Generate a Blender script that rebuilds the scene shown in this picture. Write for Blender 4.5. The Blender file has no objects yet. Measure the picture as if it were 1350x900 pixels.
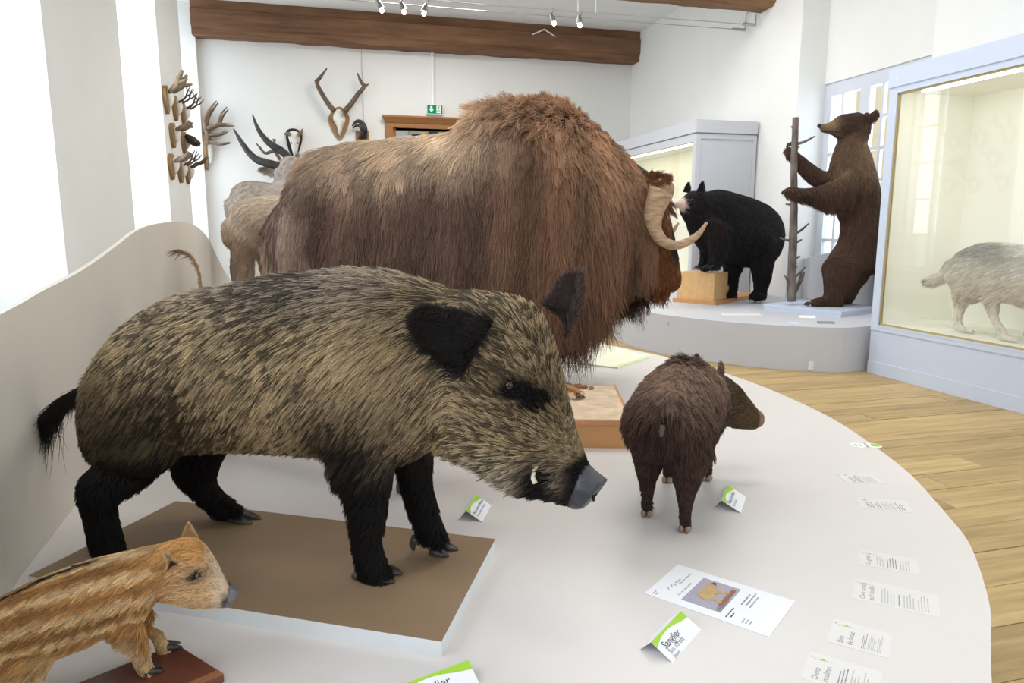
import bpy, bmesh, math, random
import numpy as np
from mathutils import Vector, Matrix, Quaternion
from mathutils.kdtree import KDTree
from mathutils.bvhtree import BVHTree

scene = bpy.context.scene
COL = scene.collection
random.seed(4)

# ------------------------------------------------------------------ camera, world, light, exposure
FPX = 930.0
cam_data = bpy.data.cameras.new('camera')
cam_data.sensor_width = 36.0
cam_data.lens = 36.0 * FPX / 1350.0
cam_data.clip_start = 0.05
cam = bpy.data.objects.new('camera', cam_data)
COL.objects.link(cam)
PITCH = math.radians(9.2824)
YAW = math.radians(14.7727)          # turned to the right of the room's long axis
cam.location = (0, 0, 1.40)
cam.rotation_euler = (math.pi / 2 - PITCH, 0, -YAW)
scene.camera = cam

world = bpy.data.worlds.new('daylight')
scene.world = world
world.use_nodes = True
bg = world.node_tree.nodes['Background']
bg.inputs['Color'].default_value = (0.91, 0.95, 1.0, 1)
bg.inputs['Strength'].default_value = 1.85

vs = scene.view_settings
vs.view_transform = 'Standard'
vs.look = 'None'
vs.gamma = 1.0
vs.use_curve_mapping = False
vs.exposure = -0.28
scene.cycles_curves.shape = 'RIBBONS'
scene.cycles.max_bounces = 8
scene.cycles.diffuse_bounces = 5


def area(name, loc, rot, sx, sy, watts, col):
    d = bpy.data.lights.new(name, 'AREA')
    d.shape = 'RECTANGLE'; d.size = sx; d.size_y = sy
    d.energy = watts; d.color = col
    o = bpy.data.objects.new(name, d)
    o.location = loc; o.rotation_euler = rot
    COL.objects.link(o)
    return o


DAY = (0.78, 0.89, 1.0)
for wy in (1.2, 5.2, 9.35, 12.65):    # daylight through the windows of the left wall
    area('window_daylight', (-2.75, wy, 2.9), (0, -math.pi / 2, 0), 3.4, 1.8 if wy < 12 else 1.3, (125 if wy < 6 else 150) if wy < 12 else 70, DAY)
area('next_room_light', (2.3, 14.1, 2.3), (math.pi / 2, 0, 0), 1.4, 1.2, 60, DAY)
area('window_daylight', (6.75, 7.1, 2.2), (0, math.pi / 2, 0), 2.2, 1.9, 60, DAY)

WARM = (1.0, 0.96, 0.91)
for gx, gy, ge in ((1.2, 1.6, 30), (2.6, 4.4, 75), (3.6, 7.6, 95), (1.6, 10.5, 150)):     # soft fill added below the ceiling, without fixtures, to lift platform and screen
    area('ceiling_fill', (gx, gy, 4.95), (0, 0, 0), 1.6, 1.6, ge, WARM)

# ------------------------------------------------------------------ helpers

def lin(c):
    c = c / 255.0
    return c / 12.92 if c <= 0.04045 else ((c + 0.055) / 1.055) ** 2.4


def rgb(r, g, b):
    return np.array([lin(r), lin(g), lin(b)])


def rgba(r, g, b):
    return (lin(r), lin(g), lin(b), 1.0)


def mat(name, c, rough=0.6, vary=0.0, scale=8.0, bump=0.0, metal=0.0, spec=0.3, stretch=None, c2=None, rand=0.0, coat=0.0):
    m = bpy.data.materials.new(name)
    m.use_nodes = True
    nt = m.node_tree; n = nt.nodes; l = nt.links
    p = n['Principled BSDF']
    col = tuple(c) if len(c) == 4 else (*c, 1)
    p.inputs['Base Color'].default_value = col
    p.inputs['Roughness'].default_value = rough
    p.inputs['Metallic'].default_value = metal
    p.inputs['Specular IOR Level'].default_value = spec
    if coat: p.inputs['Coat Weight'].default_value = coat
    if vary or bump or c2 is not None or rand:
        tc = n.new('ShaderNodeTexCoord'); mp = n.new('ShaderNodeMapping')
        l.new(tc.outputs['Object'], mp.inputs['Vector'])
        if stretch: mp.inputs['Scale'].default_value = stretch
        nz = n.new('ShaderNodeTexNoise'); nz.inputs['Scale'].default_value = scale
        nz.inputs['Detail'].default_value = 6; nz.inputs['Roughness'].default_value = 0.6
        l.new(mp.outputs['Vector'], nz.inputs['Vector'])
        rp = n.new('ShaderNodeValToRGB')
        rp.color_ramp.elements[0].position = 0.3; rp.color_ramp.elements[1].position = 0.7
        a = [max(0, x * (1 - vary)) for x in col[:3]]; b = [min(1, x * (1 + vary)) for x in col[:3]]
        if c2 is not None: a = list(c2[:3]); b = list(col[:3])
        rp.color_ramp.elements[0].color = (*a, 1); rp.color_ramp.elements[1].color = (*b, 1)
        l.new(nz.outputs['Fac'], rp.inputs['Fac'])
        out = rp.outputs['Color']
        if rand:
            oi = n.new('ShaderNodeObjectInfo'); mr = n.new('ShaderNodeMapRange')
            mr.inputs['To Min'].default_value = 1 - rand; mr.inputs['To Max'].default_value = 1 + rand
            l.new(oi.outputs['Random'], mr.inputs['Value'])
            mx = n.new('ShaderNodeMix'); mx.data_type = 'RGBA'; mx.blend_type = 'MULTIPLY'; mx.inputs[0].default_value = 1
            l.new(out, mx.inputs[6]); l.new(mr.outputs['Result'], mx.inputs[7])
            out = mx.outputs[2]
            ad = n.new('ShaderNodeVectorMath'); ad.operation = 'ADD'
            cb = n.new('ShaderNodeVectorMath'); cb.operation = 'SCALE'; cb.inputs[0].default_value = (37, 11, 5)
            l.new(oi.outputs['Random'], cb.inputs['Scale'])
            l.new(tc.outputs['Object'], ad.inputs[0]); l.new(cb.outputs[0], ad.inputs[1])
            l.new(ad.outputs[0], mp.inputs['Vector'])
        l.new(out, p.inputs['Base Color'])
        if bump:
            bp = n.new('ShaderNodeBump'); bp.inputs['Strength'].default_value = bump; bp.inputs['Distance'].default_value = 0.01
            l.new(nz.outputs['Fac'], bp.inputs['Height']); l.new(bp.outputs['Normal'], p.inputs['Normal'])
    return m


def glow(name, c, strength):
    m = bpy.data.materials.new(name); m.use_nodes = True
    nt = m.node_tree
    nt.nodes.remove(nt.nodes['Principled BSDF'])
    e = nt.nodes.new('ShaderNodeEmission')
    e.inputs['Color'].default_value = (*c[:3], 1); e.inputs['Strength'].default_value = strength
    nt.links.new(e.outputs[0], nt.nodes['Material Output'].inputs['Surface'])
    return m


def glass(name, gloss=0.06, tint=(1, 1, 1)):
    m = bpy.data.materials.new(name); m.use_nodes = True
    nt = m.node_tree; n = nt.nodes
    n.remove(n['Principled BSDF'])
    t = n.new('ShaderNodeBsdfTransparent'); t.inputs['Color'].default_value = (*tint, 1)
    g = n.new('ShaderNodeBsdfGlossy'); g.inputs['Roughness'].default_value = 0.02
    lw = n.new('ShaderNodeLayerWeight'); lw.inputs['Blend'].default_value = 0.5
    pw = n.new('ShaderNodeMath'); pw.operation = 'POWER'; pw.inputs[1].default_value = 4.0
    fr = n.new('ShaderNodeMath'); fr.operation = 'MULTIPLY_ADD'; fr.inputs[1].default_value = 0.6; fr.inputs[2].default_value = 0.035
    nt.links.new(lw.outputs['Facing'], pw.inputs[0]); nt.links.new(pw.outputs[0], fr.inputs[0])
    mx = n.new('ShaderNodeMixShader')
    nt.links.new(fr.outputs[0], mx.inputs[0])
    nt.links.new(t.outputs[0], mx.inputs[1]); nt.links.new(g.outputs[0], mx.inputs[2])
    nt.links.new(mx.outputs[0], n['Material Output'].inputs['Surface'])
    return m


class MB:
    """collects shapes into ONE mesh"""
    def __init__(self): self.v = []; self.f = []
    def add(self, vs, fs):
        o = len(self.v); self.v += [tuple(float(c) for c in p) for p in vs]
        self.f += [tuple(i + o for i in f) for f in fs]; return self
    def box(self, x0, y0, z0, x1, y1, z1):
        v = [(x0, y0, z0), (x1, y0, z0), (x1, y1, z0), (x0, y1, z0), (x0, y0, z1), (x1, y0, z1), (x1, y1, z1), (x0, y1, z1)]
        return self.add(v, [(0, 3, 2, 1), (4, 5, 6, 7), (0, 1, 5, 4), (1, 2, 6, 5), (2, 3, 7, 6), (3, 0, 4, 7)])
    def prism(self, poly, z0, z1):
        n = len(poly)
        v = [(x, y, z0) for x, y in poly] + [(x, y, z1) for x, y in poly]
        f = [tuple(range(n - 1, -1, -1)), tuple(range(n, 2 * n))] + [(i, (i + 1) % n, n + (i + 1) % n, n + i) for i in range(n)]
        return self.add(v, f)
    def extrude(self, poly3, vec):
        n = len(poly3); vec = np.array(vec)
        v = [np.array(p) for p in poly3] + [np.array(p) + vec for p in poly3]
        f = [tuple(range(n - 1, -1, -1)), tuple(range(n, 2 * n))] + [(i, (i + 1) % n, n + (i + 1) % n, n + i) for i in range(n)]
        return self.add(v, f)
    def quad(self, a, b, c, d): return self.add([a, b, c, d], [(0, 1, 2, 3)])
    def tube(self, pts, seg=10, sub=3, flat=1.0, noise=0.0):
        """pts: (x,y,z,r) ; smooth tube with closed ends"""
        P = cr(np.array(pts, float), sub)
        rings = []
        up = np.array([0.13, 0.31, 0.94])
        for i, q in enumerate(P):
            t = P[min(i + 1, len(P) - 1), :3] - P[max(i - 1, 0), :3]
            t = t / (np.linalg.norm(t) + 1e-9)
            s = np.cross(t, up); s /= np.linalg.norm(s) + 1e-9
            u = np.cross(s, t)
            a = np.linspace(0, 2 * np.pi, seg, endpoint=False)
            r = q[3] * (1 + noise * np.sin(3 * a + i * 1.7) * np.cos(i * 2.3))
            r = np.broadcast_to(r, a.shape)
            rings.append(q[:3] + np.outer(np.cos(a) * r, s) + np.outer(np.sin(a) * r * flat, u))
        return self.rings(rings)
    def rings(self, rings):
        n = len(rings[0]); v = np.concatenate(rings); f = []
        for i in range(len(rings) - 1):
            for j in range(n):
                f.append((i * n + j, i * n + (j + 1) % n, (i + 1) * n + (j + 1) % n, (i + 1) * n + j))
        f.append(tuple(range(n - 1, -1, -1))); k = (len(rings) - 1) * n
        f.append(tuple(range(k, k + n)))
        return self.add(v, f)
    def ball(self, c, r, sx=1, sy=1, sz=1, seg=12, rng=8):
        rings = []
        for i in range(rng + 1):
            th = math.pi * i / rng; rr = max(math.sin(th), 0.02)
            a = np.linspace(0, 2 * np.pi, seg, endpoint=False)
            rings.append(np.stack([c[0] + r * sx * rr * np.cos(a), c[1] + r * sy * rr * np.sin(a), np.full(seg, c[2] - r * sz * math.cos(th))], 1))
        return self.rings(rings)
    def loft(self, L, sub=4, seg=22, cap=True, power=2.0):
        """rings of (top xyz, bottom xyz, half width): elliptic sections whose outline runs through top and bottom"""
        P = cr(np.array(L, float), sub)
        c = (P[:, :3] + P[:, 3:6]) / 2; h = (P[:, :3] - P[:, 3:6]) / 2; w = P[:, 6]
        rings = []
        a = np.linspace(0, 2 * np.pi, seg, endpoint=False)
        ca, sa = np.cos(a), np.sin(a)
        ca = np.sign(ca) * np.abs(ca) ** (2 / power); sa = np.sign(sa) * np.abs(sa) ** (2 / power)
        T = np.gradient(c, axis=0)
        for i in range(len(P)):
            s = np.cross(T[i], h[i]); s /= np.linalg.norm(s) + 1e-9
            rings.append(c[i] + np.outer(ca * w[i], s) + np.outer(sa, h[i]))
        if cap:
            for end in (0, -1):
                t = T[end] / (np.linalg.norm(T[end]) + 1e-9) * (-1 if end == 0 else 1)
                r0 = min(np.linalg.norm(h[end]), w[end]); c0 = c[end]; base = rings[end]
                extra = [c0 + (base - c0) * k + t * r0 * d for k, d in ((0.85, 0.3), (0.55, 0.52), (0.2, 0.62))]
                rings = (extra[::-1] + rings) if end == 0 else (rings + extra)
        return self.rings(rings)
    def build(self, name, m, parent=None, smooth=False, mats=None):
        me = bpy.data.meshes.new(name)
        me.from_pydata(self.v, [], self.f); me.update()
        bm = bmesh.new(); bm.from_mesh(me); bmesh.ops.recalc_face_normals(bm, faces=bm.faces); bm.to_mesh(me); bm.free()
        if smooth: me.polygons.foreach_set('use_smooth', [True] * len(me.polygons))
        if m is not None: me.materials.append(m)
        o = bpy.data.objects.new(name, me); COL.objects.link(o)
        if parent is not None: o.parent = parent
        return o


def cr(P, sub):
    """Catmull-Rom through the rows of P"""
    if sub <= 1 or len(P) < 3: 
        if sub <= 1: return P
        t = np.linspace(0, 1, sub * (len(P) - 1) + 1)[:, None]
        return P[0] * (1 - t) + P[-1] * t if len(P) == 2 else P
    Q = np.vstack([2 * P[0] - P[1], P, 2 * P[-1] - P[-2]]); out = []
    for i in range(1, len(Q) - 2):
        for k in range(sub):
            t = k / sub; p0, p1, p2, p3 = Q[i - 1], Q[i], Q[i + 1], Q[i + 2]
            out.append(0.5 * (2 * p1 + (p2 - p0) * t + (2 * p0 - 5 * p1 + 4 * p2 - p3) * t * t + (3 * p1 - p0 - 3 * p2 + p3) * t ** 3))
    out.append(P[-1])
    R = np.array(out)
    R[:, -1] = np.maximum(R[:, -1], 1e-3)
    return R


def tag(o, label=None, cat=None, group=None, kind=None):
    if label: o['label'] = label
    if cat: o['category'] = cat
    if group: o['group'] = group
    if kind: o['kind'] = kind
    return o


def empty(name, loc, rz=0.0):
    o = bpy.data.objects.new(name, None); o.empty_display_size = 0.1
    o.location = loc; o.rotation_euler = (0, 0, rz); COL.objects.link(o); return o


def struct(name, mb, m, parent=None):
    o = mb.build(name, m, parent)
    if parent is None: o['kind'] = 'structure'
    return o


def text(body, size, m, parent, loc, xdir, ydir, name='lettering', align='LEFT'):
    """flat print as real letter shapes"""
    cu = bpy.data.curves.new(name, 'FONT'); cu.body = body; cu.size = size; cu.align_x = align
    cu.resolution_u = 2
    tmp = bpy.data.objects.new(name, cu); COL.objects.link(tmp)
    dg = bpy.context.evaluated_depsgraph_get()
    me = bpy.data.meshes.new_from_object(tmp.evaluated_get(dg)); bpy.data.objects.remove(tmp)
    me.materials.clear(); me.materials.append(m)
    o = bpy.data.objects.new(name, me); COL.objects.link(o)
    x = Vector(xdir).normalized(); y = Vector(ydir); y = (y - x * y.dot(x)).normalized(); z = x.cross(y)
    o.matrix_local = Matrix(((x.x, y.x, z.x, loc[0]), (x.y, y.y, z.y, loc[1]), (x.z, y.z, z.z, loc[2]), (0, 0, 0, 1)))
    if parent is not None: o.parent = parent
    return o


# ------------------------------------------------------------------ materials
M_wall = mat('wall_paint', rgba(230, 230, 227), 0.8, 0.02, 1.5)
M_ceil = mat('ceiling_paint', rgba(242, 242, 240), 0.85, 0.02, 1.5)
M_plat = mat('platform_paint', rgba(222, 217, 214), 0.42, 0.015, 3, spec=0.35)
M_panel = mat('panel_paint', rgba(220, 214, 203), 0.6, 0.02, 2)
M_case = mat('case_paint', rgba(200, 210, 228), 0.5, 0.012, 3)
M_caseg = mat('case_grey_paint', rgba(196, 198, 204), 0.55, 0.012, 3)
M_casein = mat('case_lining', rgba(246, 245, 234), 0.7, 0.01, 3)
M_beam = mat('old_oak', rgba(142, 106, 78), 0.8, 0.3, 3.2, bump=0.6, stretch=(0.25, 2.2, 2.2), c2=rgba(92, 64, 48))
M_beam2 = mat('pale_oak', rgba(150, 116, 84), 0.8, 0.3, 3.2, bump=0.5, stretch=(0.25, 2.2, 2.2), c2=rgba(104, 76, 54))
M_plank = mat('floor_oak', rgba(196, 170, 122), 0.5, 0.2, 5, bump=0.15, stretch=(0.35, 5, 1), c2=rgba(160, 134, 92), rand=0.16)
M_under = mat('floor_gap', rgba(70, 56, 40), 0.9)
M_door = mat('door_oak', rgba(160, 112, 68), 0.6, 0.15, 4, stretch=(0.3, 3, 3))
M_frame = mat('window_paint', rgba(206, 211, 220), 0.45, 0.01, 4)
M_white = mat('white_gloss', rgba(236, 238, 240), 0.4, 0.01, 4)
M_paper = mat('paper', rgba(240, 241, 246), 0.7, 0.01, 4)
M_green = mat('leaf_green_print', rgba(166, 208, 66), 0.6)
M_ink = mat('black_ink', rgba(50, 50, 54), 0.7)
M_inkg = mat('grey_ink', rgba(140, 140, 142), 0.7)
M_metal = mat('bare_steel', rgba(176, 178, 180), 0.3, metal=0.9)
M_glass = glass('clear_glass')
M_pane = glass('window_glass')
M_lampglow = glow('lamp_glow', (1.0, 0.9, 0.62), 14)
# ------------------------------------------------------------------ the room shell
XL, XR, YB, ZC = -1.94, 6.0, 13.5, 5.06
Y0 = -3.0
fl = struct('floor', MB().box(-3, Y0, -0.2, 7, 17, -0.03), M_under)
plank_mesh = {}
py = 0.55; row = 0
rng = random.Random(7)
while py < 9.2:
    pw = rng.choice((0.19, 0.21, 0.23, 0.25, 0.13))
    x = 1.15 - rng.random() * 1.0
    if py > 5.6: x = 1.9 - rng.random()
    while x < 5.6:
        ln = rng.uniform(1.3, 2.6)
        mb = MB().box(0.002, 0.0025, -0.03, ln - 0.002, pw - 0.0025, rng.uniform(-0.0025, 0.0))
        o = mb.build('plank', M_plank, fl)
        o.location = (x, py, 0)
        x += ln
    py += pw
struct('ceiling', MB().box(-3, Y0, ZC, 7, YB + 0.3, ZC + 0.2), M_ceil)
# left wall: piers between deep window recesses
wl = MB()
piers = [(Y0, 0.1), (2.3, 4.25), (6.2, 8.38), (10.28, 11.9), (13.36, YB + 0.2)]
for a, b in piers: wl.box(XL - 1.0, a, 0, XL, b, ZC)
niches = [(0.1, 2.3), (4.25, 6.2), (8.38, 10.28), (11.9, 13.36)]
for a, b in niches:
    wl.box(XL - 1.0, a, 0, XL - 0.0, b, 0.45)
struct('wall_left', wl, M_wall)
for i, (a, b) in enumerate(niches):
    w = empty('window_%d' % (i + 1), (XL - 0.62, (a + b) / 2, 0.45)); w['kind'] = 'structure'
    hw = (b - a) / 2; H = ZC - 0.45
    fr = MB()
    for y in (-hw, hw - 0.07, -0.05): fr.box(-0.04, y, 0, 0.04, y + (0.10 if y == -0.05 else 0.07), H)
    for y0, y1 in ((-hw + 0.07, -0.05), (0.05, hw - 0.07)): fr.box(-0.04, y0, 0, 0.04, y1, 0.08); fr.box(-0.04, y0, H - 0.08, 0.04, y1, H)
    f = fr.build('frame', M_white, w)
    for k in range(1, 6): MB().box(-0.02, -hw, H * k / 6 - 0.02, 0.02, hw, H * k / 6 + 0.02).build('glazing_bar', M_white, w)
    for s in (-1, 1):
        for k in range(6):
            y0, y1 = (-hw + 0.07, -0.05) if s < 0 else (0.05, hw - 0.07)
            MB().box(-0.004, y0, H * k / 6 + 0.02, 0.004, y1, H * (k + 1) / 6 - 0.02).build('pane', M_pane, w)
# back wall with a doorway
DX0, DX1, DZ = 1.3, 3.05, 3.18
bw = MB()
bw.box(-3, YB, 0, DX0, YB + 0.3, ZC); bw.box(DX1, YB, 0, 7, YB + 0.3, ZC); bw.box(DX0, YB, DZ, DX1, YB + 0.3, ZC)
struct('wall_back', bw, M_wall)
d1 = empty('door_1', (DX0, YB, 0)); d1['kind'] = 'structure'
W = DX1 - DX0
MB().box(-0.14, -0.06, 0, 0.0, 0.3, DZ).build('jamb', M_door, d1)
MB().box(W, -0.06, 0, W + 0.14, 0.3, DZ).build('jamb', M_door, d1)
MB().box(-0.14, -0.06, DZ, W + 0.14, 0.3, DZ + 0.11).build('lintel', M_door, d1)
MB().extrude([(-0.14, -0.0601, DZ + 0.08), (-0.14, -0.075, DZ + 0.08), (-0.2, -0.15, DZ + 0.17), (-0.2, -0.15, DZ + 0.20), (-0.14, -0.0, DZ + 0.20), (-0.14, -0.0, DZ + 0.111), (-0.14, -0.0601, DZ + 0.111)], (W + 0.32, 0, 0)).build('cornice', M_door, d1)
MB().box(0.0, 0.02, 0, 0.06, 0.1, DZ - 0.0).build('stop_bead', M_door, d1)
# the room beyond the doorway
rb = MB(); rb.box(-2, 17.0, 0, 7, 17.2, ZC)
struct('wall_beyond', rb, M_wall)
struct('wall_beyond_side', MB().box(0.4, YB + 0.3, 0, 0.6, 17, ZC), M_wall)
struct('ceiling_beyond', MB().box(0.6, YB + 0.3, 3.60, 7, 17, 3.75), mat('brown_boards', rgba(120, 84, 66), 0.8, 0.2, 3))
for i in range(3):
    struct('trim_%d' % (i + 1), MB().box(0.6, 14.6 + i * 0.9, 3.52, 7, 14.75 + i * 0.9, 3.60), M_beam)
ban = empty('wall_banner', (2.55, 16.9, 2.84))
tag(ban, 'colourful banner seen through the wooden doorway on the far wall', 'banner')
MB().box(-0.55, 0, 0, 0.75, 0.02, 0.75).build('cloth', mat('banner_yellow', rgba(226, 205, 130), 0.8, 0.1, 6), ban)
for k, (x, z, c) in enumerate([(-0.5, 0.5, (60, 80, 150)), (-0.1, 0.56, (40, 60, 120)), (0.2, 0.5, (120, 100, 160)), (-0.55, 0.3, (200, 110, 90)), (0.45, 0.3, (214, 190, 90)), (-0.25, 0.15, (190, 160, 70))]):
    MB().box(x, -0.012, z, x + 0.22, 0.0, z + 0.16).build('colour_patch', mat('banner_patch', rgba(*c), 0.8), ban)
# right wall with a window recess behind the standing bear
NY0, NY1, ND = 6.15, 8.26, 0.4
wr = MB()
wr.box(XR, NY1, 0, XR + 0.9, YB + 0.2, ZC); wr.box(XR, Y0, 0, XR + 0.9, NY0, ZC)
wr.box(XR + ND, NY0, 3.22, XR + 0.9, NY1, ZC); wr.box(XR + ND, NY0, 0, XR + 0.9, NY1, 0.5)
struct('wall_right', wr, M_wall)
# French window in the recess: two casements of panes
fw = empty('window_5', (XR + ND + 0.05, 0, 0)); fw['kind'] = 'structure'
zt = 3.22; zb = 0.5
fr = MB()
for y0, y1 in ((8.14, 8.26), (7.46, 7.62), (6.78, 6.94), (6.15, 6.27)): fr.box(-0.03, y0, zb, 0.05, y1, zt)

for y0, y1 in ((7.62, 8.14), (6.94, 7.46), (6.27, 6.78)): fr.box(-0.03, y0, zt - 0.16, 0.05, y1, zt); fr.box(-0.03, y0, zb, 0.05, y1, zb + 0.35)

fr.build('frame', M_frame, fw)
rows = 6
for a, b in ((7.62, 8.14), (6.94, 7.46), (6.27, 6.78)):
    m_ = a + (b - a) * 0.63
    MB().box(-0.015, m_ - 0.02, zb + 0.35, 0.03, m_ + 0.02, zt - 0.16).build('glazing_bar', M_frame, fw)
    hh = (zt - 0.16 - zb - 0.35) / rows
    for k in range(rows):
        z = zb + 0.35 + hh * k
        if k: MB().box(-0.012, a, z - 0.02, 0.026, b, z + 0.02).build('glazing_bar', M_frame, fw)
        for c, d in ((a, m_ - 0.02), (m_ + 0.02, b)):
            MB().box(0.0, c, z + 0.02, 0.006, d, z + hh - 0.02).build('pane', M_pane, fw)
MB().box(-0.045, 8.18, 2.72, -0.031, 8.21, 2.86).build('hinge', M_frame, fw)
# house across the street, seen through the panes
hs = empty('house_across_street', (10.5, 12.95, 0)); tag(hs, 'cream house front glimpsed through the window behind the standing bear', 'house')
MB().box(0, 0, 0, 1, 8, 7).build('wall', mat('cream_render', rgba(222, 212, 184), 0.9), hs)
MB().box(0, -5, 0, 1, -1.09, 7).build('wall', mat('cream_render', rgba(222, 212, 184), 0.9), hs)
# beams
def beam(name, y0, y1, z0, z1, m, step):
    b = MB(); n = 40
    rings = []
    r = random.Random(int(z0 * 100))
    for i in range(n + 1):
        x = XL - 0.02 + (XR - XL + 0.02) * i / n
        j = lambda s=0.012: r.uniform(-s, s)
        prof = [(y0 + j(), z0 + 0.13 + j(0.006)), (y0 + 0.035 + j(0.006), z0 + 0.10), (y0 + 0.03, z0 + j()), (y1, z0 + j()), (y1, z1), (y0 + 0.03, z1 + 0.0), (y0 + 0.02 + j(), z1 - 0.16 + j(0.006)), (y0 - step + j(0.006), z1 - 0.18)]
        if step == 0: prof = [(y0 + j(), z0 + 0.05), (y0 + 0.05, z0 + j()), (y1, z0 + j()), (y1, z1), (y0, z1)]
        rings.append([(x, a, c) for a, c in prof])
    b.rings([np.array(q) for q in rings]); return b
o = struct('ceiling_beam', beam('b', 13.12, YB, 4.52, ZC + 0.02, M_beam, 0.02), M_beam)
o['label'] = 'long dark oak ceiling beam against the back wall'
o = struct('ceiling_beam', beam('b', 8.85, 9.2, 4.33, ZC + 0.02, M_beam2, 0), M_beam2)
o['label'] = 'paler oak ceiling beam crossing the room nearer the viewer'
# pipe down to the exit sign, picture wire
pp = MB().tube([(2.05, YB - 0.03, 4.55, 0.028), (2.05, YB - 0.03, 4.0, 0.028), (2.05, YB - 0.03, 3.6, 0.028)], 8, 2).build('conduit_pipe', M_white)
tag(pp, 'white vertical pipe on the back wall above the green exit sign', 'pipe')
wi = MB().tube([(0.78, YB - 0.04, 4.6, 0.005), (0.78, YB - 0.04, 3.2, 0.005)], 6, 2).build('picture_wire', M_metal)
tag(wi, 'thin wire hanging down the back wall right of the antlers', 'wire')
ex = empty('exit_sign', (2.07, YB - 0.08, 3.52)); tag(ex, 'small green emergency exit sign with white arrow above the doorway', 'sign')
MB().box(-0.15, 0, -0.085, 0.15, 0.06, 0.085).build('case', M_white, ex)
MB().box(-0.14, -0.004, -0.075, 0.14, 0.0, 0.075).build('green_face', glow('exit_green', rgb(30, 165, 95), 1.0), ex)
mw = glow('exit_white', (1, 1, 1), 1.1)
MB().extrude([(-0.085, -0.006, 0.055), (-0.045, -0.006, 0.055), (-0.045, -0.006, 0.0), (-0.02, -0.006, 0.0), (-0.065, -0.006, -0.055), (-0.11, -0.006, 0.0), (-0.085, -0.006, 0.0)], (0, 0.002, 0)).build('arrow', mw, ex)
rm = MB()
rm.extrude([(0.03, -0.006, -0.065), (0.11, -0.006, -0.065), (0.11, -0.006, 0.065), (0.03, -0.006, 0.065)], (0, 0.001, 0))
rm.build('door_pictogram', mw, ex)
rn = MB(); rn.ball((0.075, -0.007, 0.042), 0.012, 1, 0.2, 1)
for a, b in (((0.07, 0.028), (0.06, -0.005)), ((0.06, -0.005), (0.085, -0.025)), ((0.085, -0.025), (0.08, -0.05)), ((0.06, -0.005), (0.04, -0.04)), ((0.068, 0.02), (0.092, 0.008)), ((0.068, 0.02), (0.046, 0.01))):
    rn.tube([(a[0], -0.008, a[1], 0.005), (b[0], -0.008, b[1], 0.005)], 6, 2)
rn.build('running_figure', mat('exit_figure', rgba(30, 150, 90), 0.6), ex)

# ------------------------------------------------------------------ cable lights
cl = empty('cable_light_track', (0, 9.35, 4.17)); tag(cl, 'pair of thin steel cables with small spot lamps strung below the ceiling', 'light')
for dy in (-0.13, 0.13):
    MB().tube([(XL, dy, 0.0, 0.006), (2, dy, -0.02, 0.006), (5.9, dy, 0.0, 0.006)], 6, 2).build('cable', M_metal, cl)
    MB().tube([(5.75, dy, 0.0, 0.02), (5.95, dy, 0.0, 0.02)], 8, 2).build('tensioner', M_metal, cl)
    MB().tube([(5.95, dy, 0.0, 0.008), (5.96, dy, 0.2, 0.008), (5.9, dy - 0.25, 0.28, 0.008)], 6, 3).build('anchor_hook', M_metal, cl)
for x in (3.37, 3.62):
    MB().tube([(x, 0.0, 0.02, 0.008), (x, 0, 0.89, 0.008)], 6, 2).build('hanger_rod', M_white, cl)
for k, (x, tilt) in enumerate(((0.75, .5), (1.035, .4), (1.365, -.4), (2.98, .5), (3.38, 0.1))):
    sp = MB(); sp.tube([(x, -0.13, 0, 0.008), (x + 0.02, 0, -0.03, 0.008), (x, 0.13, 0, 0.008)], 6, 3)
    sp.tube([(x, 0, -0.02, 0.012), (x + 0.05 * tilt, 0, -0.06, 0.03), (x + 0.1 * tilt, -0.01, -0.13, 0.045)], 10, 3)
    lampo = sp.build('spot_lamp', M_metal, cl)
    bl = MB(); bl.ball((x + 0.105 * tilt, -0.015, -0.15), 0.028); bl.build('bulb', M_lampglow, lampo)
vb = MB(); vb.tube([(3.84, 13.105, 4.86, 0.012), (4.07, 13.10, 4.965, 0.014)], 8, 2); vb.tube([(4.07, 13.10, 4.965, 0.014), (4.28, 13.105, 4.85, 0.012)], 8, 2)
tag(vb.build('lamp_bracket', M_white), 'small white two-armed bracket on the dark oak beam', 'bracket')
# ------------------------------------------------------------------ display platform of the boars
PZ = 0.44
edge = [(1.0, 0.80), (1.2, 0.92), (1.34, 1.063), (1.487, 1.195), (1.636, 1.333), (1.862, 1.593), (1.988, 1.795), (2.185, 2.161), (2.323, 2.517), (2.444, 2.911), (2.505, 3.283), (2.54, 3.70), (2.52, 4.2), (2.44, 4.65), (2.31, 5.05), (2.15, 5.45), (1.85, 6.0), (1.4, 6.6), (0.8, 7.1), (0.2, 7.35), (-0.4, 7.2), (-0.75, 6.7), (-0.93, 5.9), (-1.0, 5.0), (-0.98, 4.0), (-0.93, 3.1), (-0.90, 2.4), (-0.86, 1.9), (-0.7, 1.3), (-0.2, 0.85), (0.4, 0.7)]
def smooth_closed(P, sub=5):
    P = np.array(P, float); n = len(P); out = []
    for i in range(n):
        p0, p1, p2, p3 = P[i - 1], P[i], P[(i + 1) % n], P[(i + 2) % n]
        for k in range(sub):
            t = k / sub
            out.append(0.5 * (2 * p1 + (p2 - p0) * t + (2 * p0 - 5 * p1 + 4 * p2 - p3) * t * t + (3 * p1 - p0 - 3 * p2 + p3) * t ** 3))
    return out
E2 = smooth_closed(edge)
pf = empty('display_platform', (0.8, 3.6, 0)); tag(pf, 'large low white rounded platform carrying the boars and the shaggy musk ox', 'platform')
def offset_poly(P, d):
    P = np.array(P); t = np.roll(P, -1, 0) - np.roll(P, 1, 0); t /= np.linalg.norm(t, axis=1)[:, None]
    return P + np.stack([t[:, 1], -t[:, 0]], 1) * d
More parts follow.
